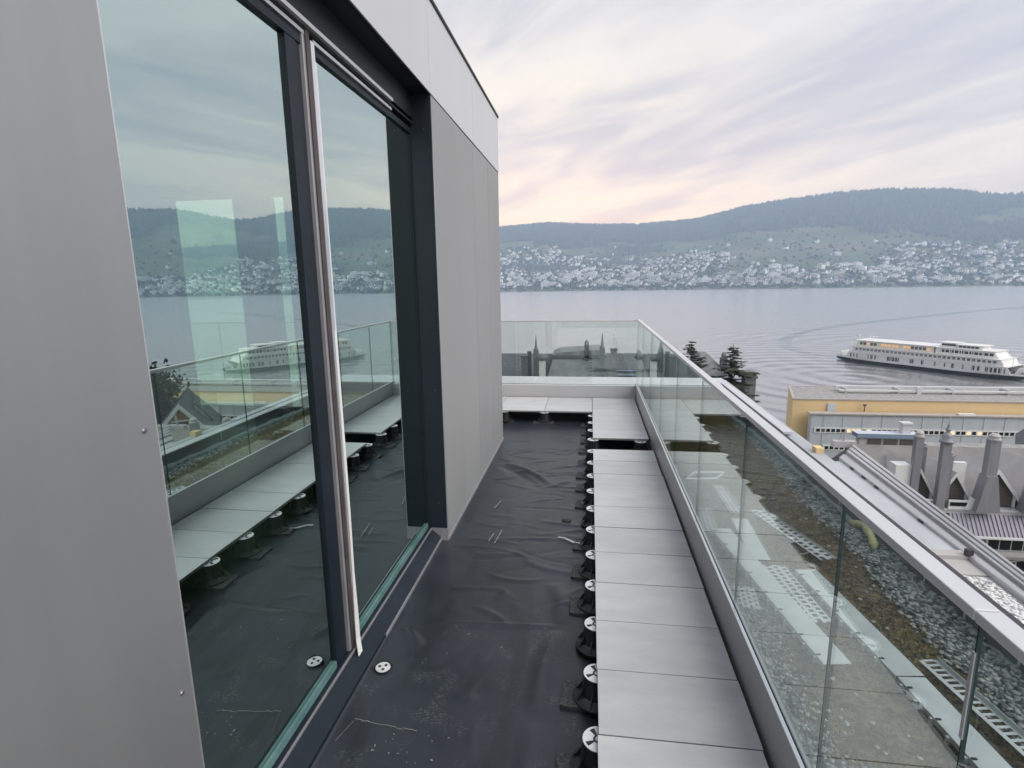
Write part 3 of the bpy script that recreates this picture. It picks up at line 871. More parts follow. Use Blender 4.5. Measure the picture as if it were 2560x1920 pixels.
def dormer(xc, wd, zb, za, y0=40.7, y1=44.5):
    d = MB()
    d.prism([(xc - wd / 2, zb), (xc + wd / 2, zb), (xc + wd / 2, zb + .9), (xc, za), (xc - wd / 2, zb + .9)], y0, y1)
    d = d.obj('dormer', 'brown_shingle', gh)
    for s in (-1, 1):
        q = MB()
        k = (za - zb - .9) / (wd / 2)
        p0 = (xc, za + .12); p1 = (xc + s * (wd / 2 + .22), zb + .9 - .22 * k + .12)
        q.add([(p0[0], y0 - .22, p0[1]), (p1[0], y0 - .22, p1[1]), (p1[0], y0 - .22, p1[1] - .24), (p0[0], y0 - .22, p0[1] - .24),
               (p0[0], y1, p0[1]), (p1[0], y1, p1[1]), (p1[0], y1, p1[1] - .12), (p0[0], y1, p0[1] - .12)],
              [(0, 1, 2, 3), (4, 7, 6, 5), (0, 4, 5, 1), (1, 5, 6, 2), (2, 6, 7, 3)])
        q.obj('dormer_roof', 'plaster', d)
        q = MB(); q.add([(p0[0], y0 - .26, p0[1] + .03), (p1[0], y0 - .26, p1[1] + .03), (p1[0], y0 - .26, p1[1] - .30), (p0[0], y0 - .26, p0[1] - .30),
               (p0[0], y0 - .221, p0[1] + .03), (p1[0], y0 - .221, p1[1] + .03), (p1[0], y0 - .221, p1[1] - .30), (p0[0], y0 - .221, p0[1] - .30)],
              [(0, 1, 2, 3), (4, 7, 6, 5), (0, 4, 5, 1), (1, 5, 6, 2), (2, 6, 7, 3)])
        q.obj('bargeboard', 'white_paint', d)
        MB().box(xc + s * wd / 2 - .07, xc + s * wd / 2 + .07, y0 - .14, y0 - .02, zb, zb + 1.0).obj('corner_post', 'white_paint', d)
    return d
dormer(23.2, 1.9, -14.55, -12.0)
dormer(25.55, 1.7, -14.55, -12.2)
dormer(28.15, 2.6, -14.55, -11.9)
dormer(31.0, 2.2, -14.55, -11.7)
dormer(33.6, 2.2, -14.55, -12.0)
def chimney(xc, wd, zb, zt, y, flare=0, cap='cowl'):
    c = MB()
    c.obox((xc, y, (zb + zt) / 2), (wd / 2, 0, 0), (0, wd / 2 * .8, 0), (0, 0, (zt - zb) / 2))
    if flare:
        h2 = zb + 2.6
        c.add([(xc - flare, y - .45, zb), (xc + flare, y - .45, zb), (xc + flare, y + .45, zb), (xc - flare, y + .45, zb),
               (xc - wd / 2, y - .42, h2), (xc + wd / 2, y - .42, h2), (xc + wd / 2, y + .42, h2), (xc - wd / 2, y + .42, h2)],
              [(0, 3, 2, 1), (4, 5, 6, 7), (0, 1, 5, 4), (1, 2, 6, 5), (2, 3, 7, 6), (3, 0, 4, 7)])
    o = c.obj('chimney', 'chimney_metal', gh)
    d = MB()
    if cap == 'onion':
        d.lathe([(.42, 0), (.42, .12), (.28, .2), (.33, .45), (.22, .62), (.10, .72), (.17, .85), (.17, .95), (.06, 1.05), (.10, 1.15), (.03, 1.3), (.02, 1.9)], 14, (xc, y, zt))
        d.obj('finial', 'chimney_metal', o, smooth=True)
    else:
        d.lathe([(wd * .62, 0), (wd * .62, .1), (wd * .5, .12), (wd * .52, .3), (wd * .30, .42)], 14, (xc, y, zt)); d.obj('cowl', 'plaster' if cap == 'cowl' else 'chimney_metal', o)
chimney(22.75, 0.49, -14.4, -9.5, 40.3)
chimney(23.75, .5, -14.4, -10.6, 41.6, cap='plain')
chimney(24.3, 0.52, -14.6, -9.75, 39.95, cap='onion')
chimney(24.85, .42, -14.6, -10.9, 40.4, cap='plain')
chimney(27.2, 0.64, -14.6, -9.5, 39.95, flare=.75)
chimney(30.2, 0.59, -14.6, -9.6, 39.95, flare=.7)
b = MB(); b.prism([(21.5, -14.55), (22.9, -14.55), (22.5, -11.6), (21.5, -11.6)], 40.3, 41.2); b.obj('white_parapet', 'white_paint', gh)
b = MB(); b.prism([(25.9, -14.55), (27.0, -14.55), (27.0, -11.8), (26.2, -11.8)], 41.9, 42.2); b.obj('gable_flank', 'white_paint', gh)
b = MB(); b.prism([(26.0, -14.6), (27.6, -14.6), (26.3, -13.6)], 39.95, 40.1); b.obj('gable_foot', 'white_paint', gh)
for xa in (22.5, 25.0):
    o = MB().box(xa, xa + 1.5, 40.0, 40.12, -14.60, -13.95).obj('low_vent', 'white_paint', gh)
    MB().box(xa + .08, xa + 1.42, 39.96, 40.0, -14.35, -14.08).obj('vent_slot', 'window_dark', o)
# flat-roofed block behind the dormers
fb_ = thing('penthouse_block', 'flat roofed brown block with blue roof trim behind the gabled house', 'house', (0, 0, 0))
b = MB(); b.box(21.6, 25.6, 46.0, 46.6, -30, -11.2); b.obj('wall', 'plaster', fb_)
b = MB(); b.box(21.3, 26.0, 45.75, 46.75, -11.2, -10.86, 0, {1: 1}); b.obj('roof_edge', ['blue_trim', 'hall_wall'], fb_)
for x in (22.2, 23.4, 24.6):
    b = MB(); b.box(x, x + 1.0, 45.93, 46.0, -13.6, -11.35); b.obj('wall_panel', 'brown_shingle', fb_)
b = MB(); b.box(24.7, 25.3, 46.0, 46.5, -10.858, -10.1); b.box(24.6, 25.4, 45.9, 46.6, -10.1, -9.97); b.obj('roof_vent', 'pale_trim', fb_)
b = MB(); b.box(26.8, 48, 50.2, 51.2, -30, -13.3, 0); b.box(26.6, 48.2, 50.0, 51.4, -13.3, -13.05, 1, {1: 2})
gb = b.obj('flat_house', ['plaster', 'pale_trim', 'roof_gravel']); tag(gb, 'low pale flat roofed building between the gabled house and the hall', 'building')

# dark slate roofs in front of the far glass
dh = thing('slate_house', 'large dark house roof with many chimneys seen through the far glass', 'house', (0, 0, 0))
b = MB(); b.box(-11.5, 7.5, 45.5, 54, -26, -8.2); b.obj('wall', 'plaster_dark', dh)
b = MB(); b.prism([(44.6, -8.6), (49, -5.0), (49.6, -5.0), (54.8, -8.6)], -12, -1.2, axis='x'); b.prism([(44.5, -8.6), (49, -4.95), (49.6, -4.95), (54.8, -8.6)], -1.2, 8.2, axis='x')
b.obj('roof', 'slate', dh)
b = MB()
b.add([(-4.1, 44.4, -8.5), (2.0, 44.4, -8.5), (1.2, 46.6, -4.75), (-3.0, 46.6, -4.75), (-3.0, 50, -4.75), (1.2, 50, -4.75), (2.0, 52, -8.5), (-4.1, 52, -8.5)],
      [(0, 1, 2, 3), (3, 2, 5, 4), (4, 5, 6, 7), (0, 3, 4, 7), (1, 6, 5, 2), (0, 7, 6, 1)])
b.obj('mansard_roof', 'slate_pale', dh)
b = MB(); b.prism([(-3.2, -4.75), (1.4, -4.75), (.9, -4.25), (-2.6, -4.5)], 46.4, 50.2); b.obj('roof_crown', 'slate_pale', dh)
b = MB(); b.box(-3.15, 1.35, 46.32, 46.5, -4.95, -4.72); b.obj('eaves', 'slate', dh)
def stack(xc, wd, zb, zt, y, mat='slate', cap=None, capm='slate'):
    c = MB(); c.obox((xc, y, (zb + zt) / 2), (wd / 2, 0, 0), (0, wd / 2, 0), (0, 0, (zt - zb) / 2)); o = c.obj('chimney', mat, dh)
    d = MB()
    if cap == 'mush': d.lathe([(wd * .5, 0), (wd * .95, .1), (wd * 1.0, .32), (wd * .6, .5), (.02, .56)], 12, (xc, y, zt))
    elif cap == 'spike': d.lathe([(wd * .55, 0), (wd * .5, .1), (.10, .35), (.06, .9), (.02, 1.3)], 10, (xc, y, zt))
    elif cap == 'dome': d.lathe([(wd * .52, 0), (wd * .52, .25), (wd * .4, .45), (.03, .58)], 12, (xc, y, zt))
    else: d.obox((xc, y, zt + .06), (wd * .58, 0, 0), (0, wd * .58, 0), (0, 0, .06))
    d.obj('chimney_cap', capm, o, smooth=cap in ('mush', 'dome'))
stack(-5.4, .55, -7.5, -4.75, 45.6); stack(-5.05, .3, -7.5, -4.45, 46)
stack(-4.45, .42, -7.5, -4.25, 45.6, cap='spike'); stack(-3.86, .48, -8.2, -4.95, 44.9, 'pale_trim', 'mush')
stack(-.25, .36, -5.5, -4.0, 46.5, cap='dome'); stack(1.03, .42, -6.5, -4.05, 45.5, cap='spike')
stack(1.97, .5, -6.5, -4.15, 45.5, 'slate_pale'); stack(4.05, .5, -7.5, -4.85, 45.1, 'pale_trim', 'mush'); stack(4.6, .36, -7.5, -4.8, 45.1, 'pale_trim', 'mush')
stack(5.1, .2, -6.5, -4.1, 46, cap='spike'); stack(5.55, .3, -6.5, -4.55, 46)
b = MB()
for k in range(7): b.obox((3.0, 45.05 + k * .38, -8.05 + k * .31), (.95, 0, 0), (0, .05, .04), (0, -.03, .04))
b.obj('snow_guard', 'blue_trim', dh)
b = MB(); b.obox((-.0, 44.9, -7.4), (.4, 0, 0), (0, .25, .2), (0, -.03, .03)); b.obox((1.6, 44.9, -7.4), (.9, 0, 0), (0, .03, .03), (0, -.1, .45)); b.obj('skylight', 'window_grey', dh)

# house behind the spruces
sh = thing('hip_roof_house', 'house with blue grey slate hip roof between two spruces', 'house', (0, 0, 0))
b = MB(); b.box(11.0, 17.25, 62, 70, -28, -10.6); b.obj('wall', 'plaster_dark', sh)
b = MB(); b.add([(10.6, 61.6, -10.6), (17.0, 61.6, -10.6), (17.0, 70.4, -10.6), (10.6, 70.4, -10.6), (12.6, 65, -7.0), (13.4, 65, -7.0), (13.4, 67, -7.0), (12.6, 67, -7.0)],
                [(0, 3, 2, 1), (0, 1, 5, 4), (1, 2, 6, 5), (2, 3, 7, 6), (3, 0, 4, 7), (4, 5, 6, 7)]); b.obj('roof', 'slate_pale', sh)
b = MB(); b.box(14.6, 15.3, 63.5, 64.2, -9.5, -7.3); o = b.obj('chimney', 'slate', sh); MB().lathe([(.22, 0), (.3, .3), (.2, .6)], 10, (14.95, 63.85, -7.3)).obj('chimney_pot', 'plaster_dark', o)
b = MB(); b.box(16.5, 17.6, 60.5, 62.0, -28, -8.35); b.box(16.4, 17.75, 60.4, 62.0, -9.1, -8.8); b.obj('stair_tower', 'slate_pale', sh)

# house mirrored in the big window (stands to the right of the picture)
rh = thing('brick_house', 'ochre brick gabled house with white bargeboards mirrored in the window', 'house', (48.2, 60, -7.55), R(-34))
rh.scale = (1.35, 1.3, 1.3)
b = MB(); b.prism([(-2.6, -20), (2.6, -20), (2.6, -7.4), (0, -4.2), (-2.6, -7.4)], 0, 9); b.obj('wall', 'brick_wall', rh)
for s in (-1, 1):
    q = MB(); q.add([(0, -.5, -4.0), (s * 3.1, -.5, -7.85), (s * 3.1, 9.4, -7.85), (0, 9.4, -4.0), (0, -.5, -4.2), (s * 3.1, -.5, -8.05), (s * 3.1, 9.4, -8.05), (0, 9.4, -4.2)],
                    [(0, 1, 2, 3), (4, 7, 6, 5), (0, 4, 5, 1), (1, 5, 6, 2), (2, 6, 7, 3)]); q.obj('roof', 'slate', rh)
    q = MB(); q.add([(0, -.6, -3.98), (s * 3.1, -.6, -7.83), (s * 3.1, -.6, -8.33), (0, -.6, -4.48), (0, -.5, -3.98), (s * 3.1, -.5, -7.83), (s * 3.1, -.5, -8.33), (0, -.5, -4.48)],
                    [(0, 1, 2, 3), (4, 7, 6, 5), (0, 4, 5, 1), (1, 5, 6, 2), (2, 6, 7, 3)]); q.obj('bargeboard', 'white_paint', rh)
fr = MB().box(-.55, .55, -.06, .02, -7.0, -5.9).obj('window', 'brown_seal', rh)
for s in (-1, 1): MB().box(s * .27 - .2, s * .27 + .2, -.08, -.05, -6.9, -6.0).obj('pane', 'window_grey', fr)
MB().box(-.75, .75, -.45, 0, -5.75, -5.65).obj('window_hood', 'white_paint', rh)
wh2 = thing('white_gable_house', 'white gabled house with two narrow windows mirrored in the window', 'house', (49.2, 64, -10.3), R(-38))
wh2.scale = (.72, .72, .8)
b = MB(); b.prism([(-2.2, -22), (2.2, -22), (2.2, -7.0), (0, -4.3), (-2.2, -7.0)], 0, 8); b.obj('wall', 'white_paint', wh2)
for s in (-1, 1):
    q = MB(); q.add([(0, -.4, -4.05), (s * 2.6, -.4, -7.25), (s * 2.6, 8.4, -7.25), (0, 8.4, -4.05), (0, -.4, -4.3), (s * 2.6, -.4, -7.5), (s * 2.6, 8.4, -7.5), (0, 8.4, -4.3)],
                    [(0, 1, 2, 3), (4, 7, 6, 5), (0, 4, 5, 1), (1, 5, 6, 2), (2, 6, 7, 3)]); q.obj('roof', 'slate', wh2)
for s in (-1, 1): MB().box(s * .4 - .18, s * .4 + .18, -.05, .02, -6.7, -5.7).obj('window', 'window_dark', wh2)

# ------------------------------------------------------------------ trees
def spruce(name, x, y, zb, h, rad, seed, label, dens=1.0, droop=.35):
    rg = np.random.default_rng(seed)
    root = thing(name, label, 'tree', (x, y, zb))
    tk = MB(); tk.tube([(0, 0, 0), (.05, 0, h * .5), (0, 0, h * .985)], [h * .018, h * .011, .02], 7); tk.obj('trunk', 'bark', root)
    vs, fs = [], []
    lv = int(h * 3.8)
    for i in range(lv):
        f = i / lv
        z = h * (.10 + .88 * f) + rg.normal(0, .12)
        L = rad * min(1, (1 - f) * 5.2) ** .8 * (1 + .5 * max(0, .8 - f)) * rg.uniform(.62, 1.12) + .10
        nb = int(5 + 4 * (1 - f))
        a0 = rg.uniform(0, 6.28)
        zl = z
        for k in range(nb):
            z = zl + rg.normal(0, .16)
            a = a0 + 6.283 * k / nb + rg.normal(0, .18)
            l = L * rg.choice([.5, .75, 1.0, 1.15])
            ns = max(3, int(l * 6 * dens))
            for q in range(ns):
                tt = (q + .6) / ns
                px, py = math.cos(a) * l * tt, math.sin(a) * l * tt
                pz = z - droop * l * tt + .28 * l * tt * tt
                for s in (-1, 1, 0):
                    b_ = a + s * (.9 + rg.normal(0, .2)) + rg.normal(0, .1)
                    sl = (.30 + .26 * l * (1 - tt * .6)) * rg.uniform(.7, 1.2) * .95
                    wd = .15 + .10 * rg.uniform()
                    ex, ey = math.cos(b_), math.sin(b_)
                    nx, ny = -ey, ex
                    i0 = len(vs)
                    dz = -.22 * sl + rg.normal(0, .05)
                    vs += [(px - nx * wd, py - ny * wd, pz), (px + nx * wd, py + ny * wd, pz + .03), (px + ex * sl, py + ey * sl, pz + dz)]
                    fs.append((i0, i0 + 1, i0 + 2))
    link('crown', npmesh('crown', vs, fs, 'needles'), root)
    return root
spruce('spruce', 14.95, 60, -24, 19.0, 2.5, 3, 'tall dark spruce with a thin spiky top before the lake', .72)
spruce('spruce', 10.7, 60, -24, 19.3, 1.75, 4, 'narrow dark spruce beside the corner of the glass railing', 1.0, .15)
def broadleaf(name, x, y, zb, h, rad, seed, label):
    rg = np.random.default_rng(seed)
    root = thing(name, label, 'tree', (x, y, zb))
    tk = MB(); tk.tube([(0, 0, 0), (.1, .1, h * .45), (0, .2, h * .8)], [h * .03, h * .02, .04], 7)
    for k in range(7):
        a = k * .9; tk.tube([(.05, .1, h * (.4 + .04 * k)), (math.cos(a) * rad * .6, math.sin(a) * rad * .6, h * (.62 + .04 * k))], [h * .011, .02], 5)
    tk.obj('trunk', 'bark', root)
    cl_ = rg.normal(0, 1, (46, 3)); cl_ /= np.linalg.norm(cl_, axis=1)[:, None]; cl_ *= rg.uniform(.35, 1, (46, 1)) * [rad, rad, h * .34]; cl_[:, 2] += h * .64
    n = 110
    pos = (cl_[:, None, :] + rg.normal(0, .24 * rad, (46, n, 3)) * [1, 1, .8]).reshape(-1, 3)
    e1 = rg.normal(0, 1, pos.shape); e1 /= np.linalg.norm(e1, axis=1)[:, None]; e2 = np.cross(e1, rg.normal(0, 1, pos.shape)); e2 /= np.linalg.norm(e2, axis=1)[:, None]
    s = rg.uniform(.18, .42, (len(pos), 1))
    V = np.stack([pos - e1 * s, pos + e2 * s * .6, pos + e1 * s, pos - e2 * s * .6], 1).reshape(-1, 3)
    link('crown', npmesh('crown', V, np.arange(len(V)).reshape(-1, 4), 'leaves'), root)
    return root
broadleaf('garden_tree', 56.5, 64, -24, 17.5, 4.2, 5, 'dark leafy tree beside the brick house, mirrored in the window')

# ================================================================== OUR BUILDING
blk = MB()
blk.box(-14, 2.55, -8, 9.0, -14, -.40)
tag(blk.obj('apartment_building', 'plaster'), 'storeys of the apartment building carrying the roof terrace', 'building')

# ------------------------------------------------------------------ terrace floor: black membrane with folds
X0, X1, Y0, Y1 = -1.02, .622, .35, 7.44
nx_, ny_ = 120, 520
mx_ = np.linspace(X0, X1, nx_); my_ = np.linspace(Y0, Y1, ny_)
MX, MY = np.meshgrid(mx_, my_, indexing='ij')
MZ = np.full_like(MX, -.150)
def fold(p0, p1, wd, hgt, bow=0.0, taper=True):
    global MZ
    p0, p1 = np.array(p0), np.array(p1); d = p1 - p0; L = np.hypot(*d); d = d / L; nn = np.array([-d[1], d[0]])
    u = ((MX - p0[0]) * d[0] + (MY - p0[1]) * d[1]) / L
    v = (MX - p0[0]) * nn[0] + (MY - p0[1]) * nn[1] - bow * 4 * u * (1 - u)
    tp = np.clip(np.sin(np.clip(u, 0, 1) * math.pi), 0, 1) ** .6 if taper else ((u > 0) & (u < 1))
    MZ = MZ + 1.45 * hgt * np.exp(-(v / wd) ** 2) * tp
fold((-.80, 5.05), (-.30, 4.47), .030, .016, .05)
fold((-.86, 4.98), (-.42, 4.40), .035, -.010, .05)
fold((-.30, 4.47), (-.16, 4.62), .025, .010)
fold((-.78, 2.50), (-.14, 2.54), .012, .010, -.01)
fold((-.62, 2.66), (-.40, 2.52), .016, .006, .02)
fold((-.93, 2.44), (-.80, 2.30), .03, .012)
fold((-.19, 2.95), (-.14, 2.56), .05, .010, .03); fold((-.14, 2.5), (-.20, 1.95), .045, .012, -.02); fold((-.20, 1.9), (-.22, 1.45), .05, .008)
fold((-.72, 3.42), (-.10, 3.50), .02, .005, .03); fold((-.90, 3.34), (-.55, 3.33), .012, .006)
fold((-.80, 5.3), (-.55, 5.5), .02, .007, .02); fold((-.85, 4.6), (-.62, 4.72), .022, .009, -.03)
for k in range(130):
    yc = rng.uniform(2.6, 6.6); xc = rng.uniform(-.9, -.05); a = rng.normal(0, .35); l = rng.uniform(.12, .5)
    fold((xc, yc), (xc + l * math.cos(a), yc + l * math.sin(a)), rng.uniform(.009, .028), rng.uniform(-.003, .006), rng.normal(0, .04))
for k in range(40):
    yc = rng.uniform(1.1, 2.8); xc = rng.uniform(-.9, -.05); a = rng.uniform(0, 3.1); l = rng.uniform(.1, .4)
    fold((xc, yc), (xc + l * math.cos(a), yc + l * math.sin(a)), rng.uniform(.015, .04), rng.uniform(-.002, .003), rng.normal(0, .03))
und = np.array([[noise.fractal(Vector((x * 1.4, y * 1.4, 2.2)), 1, 2, 3) for y in my_[::4]] for x in mx_[::4]])
ui = np.clip(np.arange(nx_) / 4, 0, und.shape[0] - 1.001); uj = np.clip(np.arange(ny_) / 4, 0, und.shape[1] - 1.001)
i0 = ui.astype(int)[:, None]; j0 = uj.astype(int)[None]; fi = (ui % 1)[:, None]; fj = (uj % 1)[None]
MZ += .0035 * (und[i0, j0] * (1 - fi) * (1 - fj) + und[i0 + 1, j0] * fi * (1 - fj) + und[i0, j0 + 1] * (1 - fi) * fj + und[i0 + 1, j0 + 1] * fi * fj)
# turned up against the window sill
upw = np.clip((-.985 - MX) / .03, 0, 1) * (MY < 3.45)
MZ += .02 * upw
MZ = np.minimum(MZ, -.127)
floor = tag(link('terrace_floor', npmesh('terrace_floor', np.stack([MX, MY, MZ], -1).reshape(-1, 3), gridfaces(nx_, ny_), 'membrane', smooth=True)), kind='structure')
b = MB(); b.box(-9, -.96, 5.87, 7.44, -.30, -.155); b.box(-1.02, .64, .2, 7.44, -.40, -.20); tag(b.obj('terrace_slab', 'membrane'), kind='structure')

# ------------------------------------------------------------------ paving tiles on the membrane
PITCH = .3385
TX0, TX1 = .045, .606
def tile_mesh(wx, wy):
    return MB().box(0, wx, 0, wy, -.02, 0, 0, {0: 1, 2: 1, 3: 1, 4: 1, 5: 1}).mesh('tile', ['tile_grey', 'tile_edge'])
tm = tile_mesh(TX1 - TX0, PITCH - .004)
tile_y = [1.719 + PITCH * (k - 4) for k in range(14)]
for y in tile_y:
    o = link('tile', tm, floor, .0016); o.location = (TX0 + rng.normal(0, .0012), y + .002, rng.normal(0, .0007)); o.rotation_euler = (rng.normal(0, .0008), rng.normal(0, .0008), 0)
p2 = (7.432 - 5.485) / 6
tm2 = tile_mesh(TX1 - TX0, p2 - .004)
for k in range(6):
    o = link('tile', tm2, floor, .0016); o.location = (TX0 + rng.normal(0, .001), 5.485 + p2 * k + .002, rng.normal(0, .0007))
tm3 = tile_mesh(.586, .80)
for k in range(10):
    o = link('tile', tm3, floor, .0016); o.location = (.041 - .590 * (k + 1) + .002, 6.625, rng.normal(0, .0007)); o.rotation_euler = (0, rng.normal(0, .001), 0)

# ------------------------------------------------------------------ adjustable pedestals under the tile edge
ped_me = {}
def ped_parts():
    pad = MB().box(-.125, .125, -.075, .075, -.150, -.134).mesh('pad', 'pad_rubber')
    base = MB().lathe([(.100, -.134), (.100, -.126), (.088, -.122), (.066, -.108), (.060, -.060), (.057, -.034)], 24)
    for k in range(8):
        a = k * math.pi / 4
        c, s = math.cos(a), math.sin(a)
        base.add([(c * .06 - s * .002, s * .06 + c * .002, -.124), (c * .095 - s * .002, s * .095 + c * .002, -.124), (c * .06 - s * .002, s * .06 + c * .002, -.07),
                  (c * .06 + s * .002, s * .06 - c * .002, -.124), (c * .095 + s * .002, s * .095 - c * .002, -.124), (c * .06 + s * .002, s * .06 - c * .002, -.07)],
                 [(0, 1, 2), (5, 4, 3), (0, 3, 4, 1), (1, 4, 5, 2)])
    base = base.mesh('base', 'plastic_black')
    head = MB().lathe([(.055, -.034), (.060, -.030), (.060, -.0235), (.056, -.022)], 24)
    head = head.mesh('head', 'plastic_black')
    # white disc with cut-outs: three kidney segments around a hub
    d = MB()
    for k in range(4):
        a0 = k * math.pi / 2 + .22; a1 = (k + 1) * math.pi / 2 - .22
        n = 8
        ring = [a0 + (a1 - a0) * i / n for i in range(n + 1)]
        pl_ = [(.054 * math.cos(a), .054 * math.sin(a)) for a in ring] + [(.020 * math.cos(a), .020 * math.sin(a)) for a in reversed(ring)]
        d.prism(pl_, -.0222, -.0205, axis='z')
    n = 24
    for i in range(n):
        a0, a1 = 2 * math.pi * i / n, 2 * math.pi * (i + 1) / n
        d.prism([(.058 * math.cos(a0), .058 * math.sin(a0)), (.058 * math.cos(a1), .058 * math.sin(a1)), (.050 * math.cos(a1), .050 * math.sin(a1)), (.050 * math.cos(a0), .050 * math.sin(a0))], -.0224, -.0203, axis='z')
    d.lathe([(.012, -.0222), (.012, -.0203)], 12)
    disc = d.mesh('disc', 'plastic_white')
    return pad, base, head, disc
pp = ped_parts()
def pedestal(x, y, label, group, pad=True, rz=0):
    o = thing('pedestal', label, 'pedestal', (x, y, 0), 0, group)
    for nm, me in zip(('pad', 'base', 'head', 'disc'), pp):
        if nm == 'pad' and not pad: continue
        c = link(nm, me, o, auto=40 if nm in ('base', 'head') else None)
        if nm == 'pad': c.rotation_euler = (0, 0, rz); c.location = (-.02 + rng.normal(0, .008), -.01 + rng.normal(0, .01), 0)
        else: c.rotation_euler = (0, 0, rz * .5 + .5)
    return o
ORD = ['nearest', 'second nearest', 'third nearest', 'fourth nearest', 'fifth nearest', 'sixth nearest', 'seventh nearest', 'eighth nearest', 'ninth nearest', 'tenth nearest', 'eleventh nearest']
ys = [1.719 + PITCH * k for k in range(0, 11)]
for k, y in enumerate(ys):
    pedestal(.048, y, 'black plastic paver support under the tile row edge, %s to the camera' % ORD[k], 'paver supports under the tile row', pad=k not in (2, 6), rz=rng.normal(0, .12))
pedestal(.048, 1.719 - PITCH, 'black plastic paver support at the bottom edge of the picture', 'paver supports under the tile row')
for k, (y, lb) in enumerate([(5.50, 'just beyond the open gap'), (5.85, 'second beyond the open gap'), (6.18, 'third beyond the open gap'), (6.50, 'last before the far tile row')]):
    pedestal(.048, y, 'small black paver support under the far tile edge, %s' % lb, 'paver supports under the far tile row', rz=rng.normal(0, .1))
pedestal(.52, 5.47, 'paver support at the railing end of the open gap in the tiles', 'paver supports under the far tile row')
pedestal(-.549, 6.64, 'paver support under the joint of the far wide tiles', 'paver supports under the far tile row')
pedestal(-1.05, 6.66, 'paver support under the far wide tile next to the wall corner', 'paver supports under the far tile row')

# loose bits on the membrane
d = thing('plastic_disc', 'loose white plastic disc lying on the black membrane beside the window', 'disc', (-.925, 2.13, -.143), .4)
MB().lathe([(.036, 0), (.040, .003), (.039, .006)], 24).obj('plate', 'plastic_cap', d, auto=40)
d.scale = (.86, .86, .8)
for q in range(3):
    a = q * 2.09 + .5
    MB().lathe([(.0085, .0061), (.0085, .0072)], 10, (.019 * math.cos(a), .019 * math.sin(a), 0)).obj('slot', 'plastic_black', d)
b = MB()
for q in range(12):
    a0, a1 = math.pi * q / 12, math.pi * (q + 1) / 12
    b.prism([(.041 * math.cos(a0), .041 * math.sin(a0)), (.041 * math.cos(a1), .041 * math.sin(a1)), (.050 * math.cos(a1), .046 * math.sin(a1)), (.050 * math.cos(a0), .046 * math.sin(a0))], 0, .012, axis='z')
b.obj('collar', 'plastic_black', d)
b = MB(); b.tube([(-.02, 3.42, -.135), (-.09, 3.45, -.138), (-.16, 3.50, -.134), (-.20, 3.50, -.132)], .005, 6)
tag(b.obj('wire', 'alu_light'), 'short pale wire sticking out beside a pedestal on the membrane', 'wire')
b = MB(); b.lathe([(.035, 0), (.03, .008), (.012, .014)], 9, (-.155, 3.80, -.146)); tag(b.obj('rubber_scrap', 'plastic_black'), 'small black rubber scrap on the membrane beside the pedestals', 'scrap')
b = MB()
for (xa, ya, xb, yb) in [(-.62, 3.38, -.60, 3.58), (-.665, 3.40, -.65, 3.52), (-.72, 3.95, -.69, 4.10)]:
    b.obox(((xa + xb) / 2, (ya + yb) / 2, -.1375), ((xb - xa) / 2, (yb - ya) / 2, 0), (.0022, 0, 0), (0, 0, .0008))
tag(b.obj('chalk_marks', 'pebble_a'), 'white chalk strokes on the membrane near the window jamb', 'marks', kind='stuff')

b = MB()
rs = np.random.default_rng(21)
for (xa, ya, xb, yb) in [(-.93, 1.83, -.66, 1.80), (-.96, 1.72, -.93, 1.82)]:
    n = 9
    for q in range(n):
        u0, u1 = q / n, (q + 1.05) / n
        p0 = Vector((xa + (xb - xa) * u0, ya + (yb - ya) * u0 + rs.normal(0, .002), 0)); p1 = Vector((xa + (xb - xa) * u1, ya + (yb - ya) * u1 + rs.normal(0, .002), 0))
        b.obox(((p0 + p1) / 2) + Vector((0, 0, -.1445)), (p1 - p0) / 2, (0, .0007, 0), (0, 0, .0006))
for k in range(22):
    x, y = rs.normal(-.66, .10), rs.normal(1.70, .06)
    if k > 15: x, y = rs.normal(-.55, .2), rs.normal(2.2, .2)
    a = rs.uniform(0, 3.1); l = abs(rs.normal(0, .0028)) + .0008; w_ = rs.uniform(.0007, .0016)
    b.obox((x, y, -.1445), (math.cos(a) * l, math.sin(a) * l, 0), (-math.sin(a) * w_, math.cos(a) * w_, 0), (0, 0, .0008))
tag(b.obj('plaster_crumbs', 'pebble_a'), 'pale scratches and crumbs of dried plaster on the membrane', 'crumbs', kind='stuff')

# ------------------------------------------------------------------ glass balustrade (lake side)
GXc = .640
br = thing('balustrade', 'frameless glass railing in a steel channel along the lake side', 'railing', (0, 0, 0))
for (ya, yb) in ((.2, 2.885), (2.89, 7.52)):
    p = MB(); p.box(.622, .632, ya, yb, -.16, .190, 0); p.box(.6205, .6335, ya, yb, .190, .196, 1); c = p.obj('channel', ['upstand_metal', 'profile_edge'], br, bevel=.0015)
p = MB(); p.box(.648, .660, .2, 7.54, -.30, .185); p.obj('outer_channel', 'upstand_metal', br)
p = MB(); p.box(.632, .6335, .2, 7.52, .10, .188); p.box(.6465, .648, .2, 7.52, .10, .184); p.obj('gasket', 'gasket', br)
gj = [.45, .905, 1.40, 2.282, 3.182, 4.086, 4.99, 5.877, 6.77, 7.535]
for k in range(len(gj) - 1):
    top = 1.0405
    g = MB(); g.box(.636, .644, gj[k] + .0012, gj[k + 1] - .0012, .10, top, 0, {0: 1, 1: 2, 2: 1, 4: 1})
    g.obj('glass_pane', ['rail_glass', 'glass_edge', 'glass_edge_pale'], br)
for (ya, yb) in ((.2, .9035), (.9065, 4.085), (4.087, 7.556)):
    p = MB(); p.box(.6265, .664, ya, yb, 1.041, 1.061); p.obj('handrail', 'handrail_metal', br, bevel=.002)
